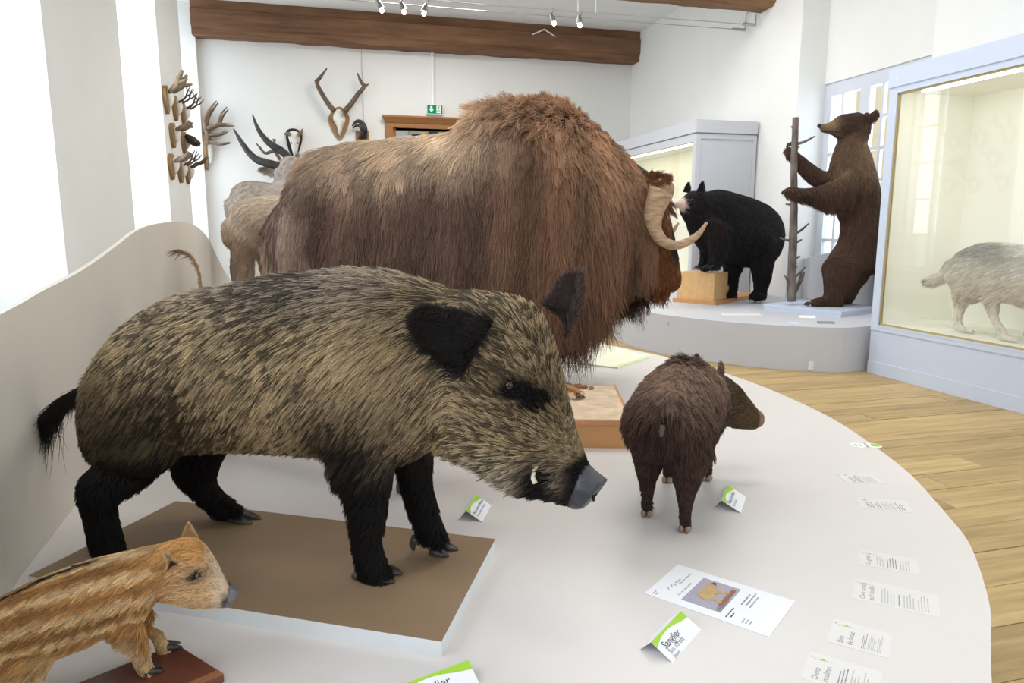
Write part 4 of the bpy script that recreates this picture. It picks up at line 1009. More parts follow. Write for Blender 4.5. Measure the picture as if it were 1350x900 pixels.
# ================================================================== STRIPED PIGLET
def col_pig(P, N):
    x, y, z = P.T; n = len(P); o = np.ones((n, 3))
    ang = np.arctan2(np.abs(y), z - 0.17)          # 0 on the spine, pi/2 on the flank
    zz = z - 0.10 * (x + 0.05) * (x < 0)
    st = np.sin(ang * 13.5 + 0.6 + 0.8 * noise3(P, 22, 2)) * sst(2.0, 1.5, ang) * sst(0.06, -0.02, x) * sst(0.09, 0.13, z)
    lt = rgb(236, 208, 160); org = rgb(192, 144, 88); dk = rgb(136, 92, 52)
    c = org * o
    c = mixc(c, lt * o, sst(0.0, 0.9, st) * 0.75); c = mixc(c, dk * o, sst(-0.1, -0.9, st) * 0.6)
    c = mixc(c, rgb(236, 212, 168) * o, sst(0.16, 0.10, z) * sst(0.0, -0.04, x) * 0.8)
    spine = sst(0.13, 0.04, ang) * sst(-0.03, -0.07, x); c = mixc(c, rgb(60, 34, 22) * o, spine)
    hd = sst(0.03, 0.07, x); ch = rgb(232, 192, 142)
    c = mixc(c, mixc(ch * o, rgb(206, 154, 92) * o, sst(0.23, 0.28, z)), hd)
    c = mixc(c, rgb(226, 206, 180) * o, sst(0.11, 0.14, x) * 0.8)
    ey = np.exp(-(((x - 0.098) / 0.016) ** 2 + ((z - 0.231) / 0.011) ** 2)); c = mixc(c, rgb(60, 44, 38) * o, np.clip(1.5 * ey, 0, 1))
    ms = sst(0.135, 0.15, x) * sst(0.185, 0.15, z); c = mixc(c, rgb(70, 62, 62) * o, np.maximum(ms, sst(0.155, 0.165, x)))
    leg = sst(0.11, 0.05, z) * (x < 0.08); c = mixc(c, rgb(228, 196, 146) * o, leg * 0.7)
    c = np.clip(c * (1 + 0.15 * noise3(P * np.array([1, 3, 3]), 40, 4))[:, None], 0, 1)
    return c, c * 0.6

def f_pig(P, N):
    x, y, z = P.T; F = field_base(P); n = len(P)
    d = np.tile((-1.0, 0, -0.45), (n, 1)); leg = sst(0.12, 0.08, z); d = mixc(d, np.tile((-0.2, 0, -1.0), (n, 1)), leg)
    hd = sst(0.04, 0.08, x); d = mixc(d, np.tile((-1.0, 0.2, 0.15), (n, 1)), hd)
    F['dir'] = d; L = np.full(n, 0.026); L *= 1 - 0.6 * leg; L = L * (1 - 0.62 * hd); L *= 1 - 0.6 * sst(0.11, 0.15, x); F['len'] = L
    F['lift'] = np.full(n, 0.13); F['rad'] = np.full(n, 0.0007); F['grav'] = np.full(n, 0.12)
    F['tip'], F['root'] = col_pig(P, N); F['var'] = 0.35; F['jit'] = 0.2; F['alt'] = F['root'] * 0.75; F['altp'] = np.full(n, 0.22)
    F['keep'] = (1 - 0.6 * sst(0.3, 0.7, N[:, 1])) * (z > 0.012)
    return F
mb = MB()
tor = list(PIGLET['torso'])
a0 = np.array(tor[0]); a1 = np.array(tor[1]); dx = np.array([-0.055, 0, 0, -0.055, 0, 0, 0])
rear = [a0 + dx * 3.4 + np.array([0, 0, -0.10, 0, 0, 0.035, -0.045]), a0 + dx * 2.6 + np.array([0, 0, -0.05, 0, 0, 0.0, -0.015]), a0 + dx * 1.3 + np.array([0, 0, -0.015, 0, 0, 0.0, 0])]
mb.loft([tuple(q) for q in rear] + tor, seg=22)
mb.loft(tor[-2:] + PIGLET['head'], seg=18)
for k in ('fn', 'ff'): mb.loft(PIGLET[k], sub=4, seg=12)
bx = a0[0] - 0.055
for y, off in ((-0.035, 0.03), (0.035, -0.02)):
    mb.loft([(bx - 0.03 + off, y, 0.16, bx + 0.10 + off, y, 0.13, 0.045), (bx - 0.02 + off, y, 0.10, bx + 0.07 + off, y, 0.095, 0.034), (bx - 0.03 + off, y, 0.065, bx + 0.012 + off, y, 0.06, 0.02), (bx - 0.022 + off, y, 0.035, bx + 0.012 + off, y, 0.034, 0.016), (bx - 0.014 + off, y, 0.026, bx + 0.022 + off, y, 0.02, 0.015)], sub=3, seg=12)
pig = body('striped_piglet', mb, 0.005, 4, PIGLET['loc'], PIGLET['yaw'], col_pig, 0.8)
tag(pig, 'small orange-tan striped piglet in front of the big boar', 'piglet')
fur(pig, 60000, 23, f_pig, K=5, clump=12, clump_w=0.65)
MB().loft(PIGLET['snout'], sub=3, seg=14, power=2.5, cap=False).build('snout_disc', mat('piglet_snout', rgba(112, 108, 110), 0.5, 0.3, 90), pig, smooth=True)
eye(pig, PIGLET['eye'][0], 0.0075, rgb(92, 84, 62), outward=(0.35, -0.93, 0.12), pupil=0.86)
def col_pear(P, N):
    o = np.ones((len(P), 3)); return rgb(226, 196, 150) * o, rgb(190, 150, 100) * o
def f_pear(P, N):
    F = field_base(P); n = len(P); F['dir'][:] = (-0.4, 0, 1); F['len'] = np.full(n, 0.006); F['lift'] = np.full(n, 0.2); F['rad'] = np.full(n, 0.0004); F['tip'], F['root'] = col_pear(P, N); F['jit'] = 0.5; return F
e = [np.array(p) for p in PIGLET['near_ear']]
ear_part(leaf_ear(e[0] + (0.010, 0.006, -0.004), e[1] + (0, 0.006, -0.010), e[2] + (-0.006, -0.026, 0.002), e[3] + (0.0, -0.026, 0.010), (-0.006, 0.010, 0.004), thick=0.003), pig, col_pear, nfur=2200, field=f_pear)
inn = leaf_ear(e[0] + (0.006, -0.003, -0.004), e[1] + (0.003, -0.003, -0.006), e[2] * 0.6 + e[0] * 0.4 + (-0.002, -0.020, -0.004), e[3] * 0.6 + e[1] * 0.4 + (0, -0.020, 0.002), (-0.004, 0.008, 0.003), thick=0.001)
inn.build('ear_hollow', mat('ear_dark', rgba(56, 44, 36), 0.8), pig, smooth=True)
e = [np.array(p) for p in PIGLET['far_ear']]
ear_part(leaf_ear(e[0], e[1], e[2] - (0.004, 0, 0), e[3] + (0.004, 0, 0), (0.002, 0.010, 0), thick=0.003), pig, col_pear, nfur=2200, field=f_pear)
for k, y in (('fn', -0.035), ('ff', 0.035)):
    q = PIGLET[k][-1]
    for dy in (-0.008, 0.008): hoof_toe((q[3] - 0.022, y + dy, 0.032), (q[3] + 0.014, y + dy * 1.3, 0.021), 0.0075, 0.0205, 'hoof', pig)
for y, off in ((-0.035, 0.03), (0.035, -0.02)):
    for dy in (-0.008, 0.008): hoof_toe((bx - 0.005 + off, y + dy, 0.03), (bx + 0.034 + off, y + dy, 0.021), 0.0075, 0.0205, 'hoof', pig)

# ================================================================== PECCARY (seen from behind)
PEC_LOC = tuple(np.array([0.9669 * 0.584 + 0.255 * 2.375, -0.255 * 0.584 + 0.9669 * 2.375, 0.44]))
PEC_YAW = math.atan2(-0.255 * 0.395 + 0.9669 * 0.918, 0.9669 * 0.395 + 0.255 * 0.918)
def col_pec(P, N):
    x, y, z = P.T; n = len(P); o = np.ones((n, 3)); nz = noise3(P, 22, 6)
    c = mixc(rgb(88, 66, 56) * o, rgb(164, 132, 112) * o, np.clip(sst(0.34, 0.46, z) * (0.75 + 0.25 * nz), 0, 1))
    c = mixc(c, rgb(52, 38, 34) * o, np.exp(-((np.abs(y)) / 0.05) ** 2) * sst(-0.16, -0.24, x) * sst(0.44, 0.38, z) * 0.7)
    c = mixc(c, rgb(70, 52, 44) * o, sst(0.25, 0.15, z)); c = mixc(c, rgb(40, 30, 26) * o, sst(0.02, 0.0, np.abs(y)) * 0 + np.exp(-(y / 0.018) ** 2) * sst(0.46, 0.485, z) * sst(0.05, 0.15, x))
    hd = sst(0.26, 0.32, x); c = mixc(c, rgb(98, 78, 56) * o, hd); c = mixc(c, rgb(140, 100, 74) * o, sst(0.375, 0.40, x) * sst(-0.14, -0.18, y))
    return c, c * 0.42
def f_pec(P, N):
    x, y, z = P.T; F = field_base(P); n = len(P)
    d = np.stack([-np.ones(n), 0.5 * np.sign(y) * sst(0.2, 0.45, z), np.full(n, -0.55)], 1)
    rp = sst(-0.12, -0.26, x); d = mixc(d, np.stack([np.full(n, -0.2), 0.25 * np.sign(y), -np.ones(n)], 1), rp)
    hd = sst(0.24, 0.3, x); d = mixc(d, np.tile((-0.6, 0.8, 0.3), (n, 1)), hd)
    F['dir'] = d; leg = sst(0.2, 0.12, z); L = 0.018 + 0.027 * sst(0.20, 0.32, z); L *= 1 - 0.45 * leg; L *= 1 - 0.4 * hd; L *= 1 - 0.5 * sst(-0.12, -0.2, y) * hd
    mane = np.exp(-(y / 0.03) ** 2) * sst(0.46, 0.485, z) * sst(0.0, 0.12, x); L += 0.02 * mane
    F['len'] = L; F['lift'] = 0.2 + 0.3 * mane; F['rad'] = np.full(n, 0.0010); F['grav'] = np.full(n, 0.15)
    F['tip'], F['root'] = col_pec(P, N); F['var'] = 0.45; F['ramp'] = 0.7; F['alt'] = F['root'] * 0.9; F['altp'] = np.full(n, 0.35)
    F['keep'] = (0.3 + 0.7 * sst(0.5, -0.1, N[:, 0])) * (z > 0.03) * (1 - 0.3 * leg); return F
mb = MB()
mb.loft([(-.315, 0, .35, -.30, 0, .28, .05), (-.285, 0, .415, -.28, 0, .24, .105), (-.21, 0, .455, -.22, 0, .22, .135), (-.08, 0, .48, -.08, 0, .20, .145), (.05, 0, .488, .05, 0, .19, .145), (.17, 0, .475, .15, 0, .18, .135), (.26, 0, .445, .22, 0, .19, .11)], seg=24)
mb.loft([(.20, 0, .46, .16, 0, .19, .11), (.29, -.02, .43, .24, 0, .2, .095), (.345, -.055, .405, .295, -.045, .215, .075), (.375, -.10, .385, .335, -.095, .20, .066), (.395, -.155, .345, .365, -.15, .185, .055), (.408, -.195, .295, .383, -.19, .18, .042), (.416, -.222, .262, .393, -.218, .18, .034)], seg=18)
for x, y, hind in ((-.173, .068, 1), (-.247, -.07, 1), (.172, .068, 0), (.252, -.068, 0)):
    if hind: L = [(x - .06, y, .30, x + .11, y, .27, .07), (x - .05, y, .215, x + .075, y, .21, .055), (x - .048, y, .145, x + .03, y, .135, .032), (x - .03, y, .08, x + .015, y, .075, .02), (x - .022, y, .04, x + .018, y, .036, .02), (x - .018, y, .02, x + .03, y, .014, .021)]
    else: L = [(x - .07, y, .26, x + .06, y, .24, .055), (x - .04, y, .18, x + .035, y, .18, .036), (x - .022, y, .11, x + .022, y, .11, .022), (x - .018, y, .05, x + .018, y, .05, .018), (x - .016, y, .02, x + .03, y, .014, .02)]
    mb.loft(L, sub=4, seg=12)
pec = body('peccary', mb, 0.009, 4, PEC_LOC, PEC_YAW, col_pec, 0.7)
tag(pec, 'dark brown bristly peccary seen from behind on the white platform', 'peccary')
fur(pec, 42000, 31, f_pec, K=5, clump=9, clump_w=0.55)
MB().loft([(.418, -.222, .258, .396, -.218, .185, .028), (.422, -.232, .252, .400, -.228, .185, .03), (.424, -.238, .246, .402, -.235, .188, .027)], sub=2, seg=14).build('snout_disc', mat('peccary_snout', rgba(124, 92, 74), 0.5, 0.2, 60), pec, smooth=True)
eye(pec, (.41, -.12, .30), 0.008, rgb(50, 30, 20), outward=(0.9, -0.3, 0.2))
for s in ((.335, -.005, .415), (.29, -.10, .40)):
    e0 = np.array(s); ear_part(leaf_ear(e0 + (.012, .012, 0), e0 + (-.012, -.012, 0), e0 + (.006, .008, .055), e0 + (-.006, -.008, .055), (-.01, .01, 0), thick=0.004), pec, col_pec, nfur=500, field=lambda P, N: dict(f_pec(P, N), len=np.full(len(P), 0.012), keep=np.ones(len(P))))
for x, y in ((-.173, .068), (-.247, -.07), (.172, .068), (.252, -.068)):
    for dy in (-.010, .010): hoof_toe((x - .012, y + dy, .028), (x + .036, y + dy * 1.2, .002), .0095, 0.001, 'hoof', pec, mat('pale_hoof', rgba(150, 128, 108), 0.45, 0.2, 40))
MB().tube([(-.312, 0, .355, .012), (-.325, 0, .34, .009), (-.328, 0, .325, .005)], 8, 3).build('tail', mat('bare_tail', rgba(96, 76, 66), 0.7), pec, smooth=True)

# ================================================================== BEARS
def bear_fields(c_main, c_light, lightfn, muzzle, muzfn, L0, rad, dirfn, keepfn=None, var=0.3):
    def cf(P, N):
        n = len(P); o = np.ones((n, 3)); c = c_main * o
        c = mixc(c, c_light * o, np.clip(lightfn(P), 0, 1)); c = mixc(c, muzzle * o, np.clip(muzfn(P), 0, 1))
        c = np.clip(c * (1 + 0.2 * noise3(P, 9, 3))[:, None], 0, 1); return c, c * 0.6
    def ff(P, N):
        F = field_base(P); n = len(P); F['dir'] = dirfn(P, N); mz = np.clip(muzfn(P), 0, 1)
        F['len'] = L0(P) * (1 - 0.75 * mz); F['lift'] = np.full(n, 0.16); F['rad'] = np.full(n, rad); F['grav'] = np.full(n, 0.15)
        F['tip'], F['root'] = cf(P, N); F['var'] = var; F['keep'] = np.ones(n) if keepfn is None else keepfn(P, N); return F
    return cf, ff

B = BROWN_BEAR
cf, ff = bear_fields(rgb(86, 64, 52), rgb(136, 110, 84), lambda P: sst(1.2, 1.55, P[:, 2]) * sst(0.45, 0.2, P[:, 0]) * sst(1.95, 1.75, P[:, 2]) * 0.7, rgb(142, 116, 90), lambda P: sst(0.2, 0.33, P[:, 0]) * sst(1.86, 1.9, P[:, 2]),
    lambda P: 0.045 + 0.05 * np.exp(-((P[:, 2] - 1.12) / 0.08) ** 2) * (P[:, 0] > 0.1), 0.0022,
    lambda P, N: np.where((P[:, 0:1] > 0.05) & (P[:, 2:3] > 1.84), np.array([[-1, 0, 0.1]]), np.where((P[:, 0:1] > 0.25) & (P[:, 2:3] > 1.0), np.array([[-0.3, 0, -1.0]]), np.array([[-0.1, 0, -1.0]]))), lambda P, N: 1 - 0.5 * sst(0.3, 0.7, -N[:, 1]))
mb = MB(); mb.loft(B['torso'], seg=26); mb.loft(B['head'], seg=18)
mb.loft([(0.2, 0, 1.76, -0.1, 0, 1.86, 0.15), (0.14, 0, 1.88, -0.11, 0, 1.98, 0.13), (0.06, 0, 1.98, -0.10, 0, 2.04, 0.1)], seg=16)
for k in ('ln', 'lf', 'an', 'af'): mb.loft(B[k], sub=4, seg=14)
for k in ('fn', 'ff'): mb.tube([(p[0], p[1], max(p[2], p[3] * 0.5) + 0.012, p[3]) for p in B[k]], 12, 4, flat=0.75)
brown = body('brown_bear', mb, 0.022, 4, B['loc'], B['yaw'], cf, 0.8)
tag(brown, 'brown bear standing upright with its paws on a bare tree trunk', 'bear')
fur(brown, 36000, 41, ff, K=4, clump=10, clump_w=0.5)
for y in (-0.085, 0.085): ear_part(MB().loft([(-0.06, y - 0.0, 2.075, -0.11, y, 2.03, 0.05), (-0.085, y * 1.15, 2.11, -0.14, y * 1.15, 2.06, 0.055), (-0.10, y * 1.25, 2.125, -0.145, y * 1.25, 2.085, 0.04)], sub=3, seg=14), brown, cf, nfur=900, field=lambda P, N: dict(ff(P, N), dir=np.tile((-0.5, 0, 1.0), (len(P), 1)), keep=np.ones(len(P))))
nb = MB(); nb.ball((0.435, 0, 2.0), 0.03, 0.8, 1, 0.8); nb.build('nose', M_ink, brown, smooth=True)
MB().tube([(0.24, 0.08, 1.925, 0.006), (0.34, 0.05, 1.932, 0.008), (0.415, 0.0, 1.945, 0.007), (0.34, -0.05, 1.932, 0.008)], 8, 3).build('mouth_line', M_ink, brown, smooth=True)
for y in (0.09, -0.09): eye(brown, (0.215, y, 2.06), 0.013, rgb(40, 24, 14), outward=(0.5, y * 9, 0.1))
def claws(o, pts):
    for a, b in pts: 
        a = np.array(a); b = np.array(b); m_ = (a + b) / 2 + (0, 0, 0.012)
        MB().tube([(*a, 0.011), (*m_, 0.009), (*b, 0.003)], 6, 3).build('claw', M_claw, o, smooth=True)
for y0, x0, z0 in ((0.14, 0.47, 0.04), (-0.16, 0.22, 0.055)):
    claws(brown, [((x0 - 0.02, y0 + d, z0), (x0 + 0.045, y0 + d * 1.1, 0.012)) for d in (-0.05, -0.025, 0.0, 0.025, 0.05)])
claws(brown, [((0.84, 0.2 + d, 1.29 - abs(d) * 0.3), (0.875, 0.2 + d, 1.25)) for d in (-0.045, -0.02, 0.005, 0.03, 0.055)])
claws(brown, [((0.715, -0.14 + d, 1.79), (0.70, -0.14 + d, 1.835)) for d in (-0.045, -0.02, 0.005, 0.03, 0.055)])
# its trunk
tr = empty('tree_trunk', B['loc'], B['yaw']); tag(tr, 'thin bare tree trunk with broken branch stubs held by the standing bear', 'tree trunk')
M_bark = mat('bark', rgba(136, 126, 120), 0.9, 0.35, 14, bump=0.8, c2=rgba(76, 66, 62), stretch=(1, 1, 0.35))
tp = [np.array(p) for p in B['trunk']]
cols = [(*(tp[3]), 0.05), (*((tp[3] + tp[2]) / 2 + (0.008, 0.006, 0)), 0.047), (*tp[2], 0.044), (*((tp[1] + tp[2]) / 2 - (0.006, 0, 0)), 0.041), (*tp[1], 0.038), (*((tp[1] + tp[0]) / 2), 0.036), (*tp[0], 0.034)]
MB().tube(cols, 12, 5, noise=0.06).build('stem', M_bark, tr, smooth=True)
def stub(z, side, ln, rise, r=0.014):
    i = (tp[3][2] - z) / (tp[3][2] - tp[0][2]); c = tp[3] * (1 - i) + tp[0] * i; c[2] = z
    e = c + np.array([side * ln, random.uniform(-0.04, 0.04), rise])
    MB().tube([(*c, r * 1.3), (*((c + e) / 2 + (0, 0, -0.012)), r), (*e, r * 0.6)], 7, 3, noise=0.08).build('branch_stub', M_bark, tr, smooth=True)
for q in ((1.80, -1, 0.22, 0.09), (1.78, -1, 0.06, 0.0), (1.16, 1, 0.09, -0.01), (0.80, -1, 0.18, 0.13), (0.74, 1, 0.14, 0.03), (0.72, -1, 0.10, 0.03), (0.55, -1, 0.07, 0.01), (0.30, -1, 0.13, 0.14), (0.22, 1, 0.10, 0.12), (1.45, 1, 0.04, 0.02), (0.42, -1, 0.05, 0.02), (1.98, 1, 0.04, 0.02)):
    stub(*q)
MB().tube([(tp[3][0] - 0.02, -0.02, 0.12, 0.022), (tp[3][0] - 0.09, -0.02, 0.30, 0.022), (tp[3][0] - 0.10, -0.02, 0.38, 0.026)], 9, 3, noise=0.1).build('branch_stub', M_bark, tr, smooth=True)

B = BLACK_BEAR
cf2, ff2 = bear_fields(rgb(27, 24, 25), rgb(52, 40, 34), lambda P: np.exp(-(((P[:, 0] - 0.78) / 0.12) ** 2 + ((P[:, 2] - 0.9) / 0.1) ** 2)) * 0.6, rgb(206, 184, 172), lambda P: sst(1.14, 1.18, P[:, 0]),
    lambda P: np.full(len(P), 0.05), 0.0024, lambda P, N: np.where(P[:, 0:1] > 0.95, np.array([[-1, 0, -0.2]]), np.array([[-0.6, 0, -0.9]])))
mb = MB(); mb.loft(B['torso'], seg=26); mb.loft(B['torso'][-2:] + B['head'], seg=18)
BOXZ = 0.325
def clampz(L, z0): return [tuple([*r[:2], max(r[2], z0 + 0.05), *r[3:5], max(r[5], z0 + 0.03), r[6]]) for r in L]
for k in ('an', 'af'): mb.loft(B[k] + [], sub=4, seg=14)
for k in ('hn', 'hf'): mb.loft(B[k], sub=4, seg=14)
GB = 0.045
for k in ('hn', 'hf'):
    r = B[k][-1]; c = (np.array(r[:3]) + np.array(r[3:6])) / 2
    mb.loft([(c[0] - 0.09, c[1], c[2] + 0.05, c[0] + 0.09, c[1], c[2] + 0.05, 0.08), (c[0] - 0.08, c[1], (c[2] + GB) / 2 + 0.03, c[0] + 0.09, c[1], (c[2] + GB) / 2 + 0.03, 0.075), (c[0] - 0.09, c[1], GB + 0.05, c[0] + 0.11, c[1], GB + 0.04, 0.08)], sub=3, seg=14)
    mb.tube([(c[0] - 0.05, c[1], GB + 0.055, 0.07), (c[0] + 0.06, c[1], GB + 0.05, 0.075), (c[0] + 0.17, c[1], GB + 0.04, 0.055)], 12, 3, flat=0.7)
black = body('black_bear', mb, 0.022, 4, B['loc'], B['yaw'], cf2, 0.8)
tag(black, 'black bear with pale muzzle, front paws up on a stepped wooden block', 'bear')
fur(black, 30000, 43, ff2, K=4, clump=10, clump_w=0.5)
for y in (-0.10, 0.11): ear_part(leaf_ear((0.99, y - 0.05, 1.36), (0.99, y + 0.05, 1.34), (0.97, y - 0.03, 1.46), (0.97, y + 0.03, 1.45), (-0.03, 0, 0), thick=0.02), black, cf2, nfur=500, field=lambda P, N: dict(ff2(P, N), dir=np.tile((-0.2, 0, 1.0), (len(P), 1)), len=np.full(len(P), 0.03)))
nb = MB(); nb.ball((1.335, 0, 1.205), 0.028, 0.8, 1, 0.9); nb.build('nose', M_ink, black, smooth=True)
eye(black, (1.10, 0.09, 1.27), 0.013, rgb(40, 24, 14), outward=(0.4, 0.9, 0.1))
eye(black, (1.10, -0.09, 1.27), 0.013, rgb(40, 24, 14), outward=(0.4, -0.9, 0.1))
for k in ('an', 'af'):
    r = B[k][-1]; c = (np.array(r[:3]) + np.array(r[3:6])) / 2
    claws(black, [((c[0] + 0.07, c[1] + d, c[2] + 0.01), (c[0] + 0.14, c[1] + d * 1.2, c[2] - 0.03)) for d in (-0.045, -0.015, 0.015, 0.045)])

# ================================================================== WOLF IN THE GLASS CASE
B = WOLF
def cf3(P, N):
    x, y, z = P.T; n = len(P); o = np.ones((n, 3)); nz = noise3(P, 14, 5)
    c = rgb(238, 233, 218) * o; c = mixc(c, rgb(176, 174, 166) * o, np.clip(sst(0.5, 0.72, z) * (0.75 + 0.4 * nz), 0, 1)); c = mixc(c, rgb(236, 230, 214) * o, sst(0.42, 0.3, z))
    c = mixc(c, rgb(60, 56, 52) * o, sst(-0.45, -0.5, x)); return c, c * 0.75
def ff3(P, N):
    F = field_base(P); n = len(P); x, y, z = P.T
    F['dir'] = np.where(z[:, None] < 0.3, np.array([[-0.2, 0, -1.0]]), np.array([[-1.0, 0, -0.5]])); F['len'] = 0.05 - 0.035 * sst(0.32, 0.2, z); F['rad'] = np.full(n, 0.0017)
    F['tip'], F['root'] = cf3(P, N); F['var'] = 0.25; F['keep'] = np.ones(n) * (z > 0.02); return F
mb = MB(); mb.loft(B['torso'], seg=22); mb.loft(B['head'], seg=16)
def ground(L, dz=0.0):
    zm = min(min(r[2], r[5]) for r in L); zt = max(max(r[2], r[5]) for r in L); tgt = 0.02
    return [tuple([*r[:2], tgt + (r[2] - zm) * (zt - tgt) / (zt - zm), *r[3:5], tgt + (r[5] - zm) * (zt - tgt) / (zt - zm), r[6]]) for r in L]
for k in ('hn', 'hf', 'fn', 'ff'):
    L = ground(B[k]); mb.loft(L, sub=4, seg=12)
    mb.tube([(L[-1][0], L[-1][1], 0.03, 0.028), (L[-1][3], L[-1][4], 0.026, 0.03), (L[-1][3] + 0.05, L[-1][4], 0.022, 0.02)], 10, 3, flat=0.8)
mb.tube([(-0.24, 0, 0.6, 0.05)] + [(p[0], p[1], p[2], p[3]) for p in B['tail'][1:]], 12, 4)
wolf = body('wolf', mb, 0.014, 4, B['loc'], B['yaw'], cf3, 0.85)
tag(wolf, 'pale grey wolf standing inside the lit glass case', 'wolf')
fur(wolf, 22000, 47, ff3, K=4, clump=8, clump_w=0.5)
for y in (-0.06, 0.06): ear_part(leaf_ear((0.88, y - 0.03, 0.93), (0.88, y + 0.03, 0.93), (0.87, y - 0.01, 1.03), (0.87, y + 0.01, 1.03), (-0.015, 0, 0)), wolf, cf3, nfur=0)
# ================================================================== ANTELOPES BEHIND THE MUSK OX
def simple_fur(base, pale, L=0.02, rad=0.0014, n=9000, belly=None):
    def cf(P, N):
        o = np.ones((len(P), 3)); c = mixc(base * o, pale * o, np.clip(0.5 + 0.5 * noise3(P, 5, 3), 0, 1)); return c, c * 0.75
    def ff(P, N):
        F = field_base(P); k = len(P); F['dir'] = np.where(P[:, 2:3] < 0.6, np.array([[-0.2, 0, -1.0]]), np.array([[-1.0, 0, -0.6]]))
        F['len'] = np.full(k, L); F['lift'] = np.full(k, 0.12); F['rad'] = np.full(k, rad); F['tip'], F['root'] = cf(P, N); F['var'] = 0.15; return F
    return cf, ff
B = TAN_ANTELOPE
cf4, ff4 = simple_fur(rgb(166, 138, 114), rgb(206, 186, 164), 0.03, 0.0018)
mb = MB(); mb.loft(B['torso'], seg=20)
for k in ('hn', 'hf', 'fn'): mb.loft(ground(B[k]), sub=4, seg=12)
L = [tuple([r[0] + 0.05, 0.1, r[2], r[3] + 0.05, 0.1, r[5], r[6]]) for r in ground(B['fn'])]; mb.loft(L, sub=4, seg=12)
ta = body('tan_antelope', mb, 0.02, 4, B['loc'], B['yaw'], cf4, 0.85)
tag(ta, 'pale tan hoofed animal, rump showing left of the musk ox', 'antelope')
fur(ta, 16000, 51, ff4, K=4, clump=6, clump_w=0.5)
B = ANTELOPE
cf5, ff5 = simple_fur(rgb(142, 122, 100), rgb(190, 178, 168), 0.025, 0.0018)
mb = MB(); mb.loft(B['torso'], seg=20); mb.loft(B['neck'], seg=16)
for k in ('hn', 'hf'): mb.loft(ground(B[k]), sub=4, seg=12)
for k in ('hn', 'hf'): mb.loft([tuple([r[0] + 0.62, r[1], r[2], r[3] + 0.62, r[4], r[5], r[6] * 0.9]) for r in ground(B[k])], sub=4, seg=12)
Mi = Matrix.Translation(B['loc']) @ Matrix.Rotation(B['yaw'], 4, 'Z'); Mi = Mi.inverted()
def tl(p): q = Mi @ Vector(p[:3]); return (q.x, q.y, q.z, *p[3:])
hc = [tl(p) for p in ANT_HEAD]
mb.tube(hc, 14, 4)
ant = body('horned_antelope', mb, 0.02, 4, B['loc'], B['yaw'], cf5, 0.85)
tag(ant, 'grey-brown antelope with long black curved horns beyond the musk ox rump', 'antelope')
fur(ant, 12000, 53, ff5, K=4, clump=6, clump_w=0.5)
M_bhorn = mat('black_horn', rgba(70, 66, 62), 0.4, 0.25, 20, c2=rgba(38, 35, 33))
for H in (ANT_HORN_A, ANT_HORN_B): MB().tube([tl(p) for p in H], 12, 4, noise=0.05).build('horn', M_bhorn, ant, smooth=True)
for H, wv in ((ANT_EAR_A, 0.0), (ANT_EAR_B, 0.0)):
    a, b, c = [np.array(tl(p)) for p in H]
    ear_part(leaf_ear(a + (0, 0, 0.01), b - (0, 0, 0.01), c + (0, 0, 0.03), c - (0, 0, 0.03), (0.02, 0.03, 0.0), thick=0.012, tip=0.5), ant, cf5, nfur=500, field=lambda P, N: dict(ff5(P, N), len=np.full(len(P), 0.02)))

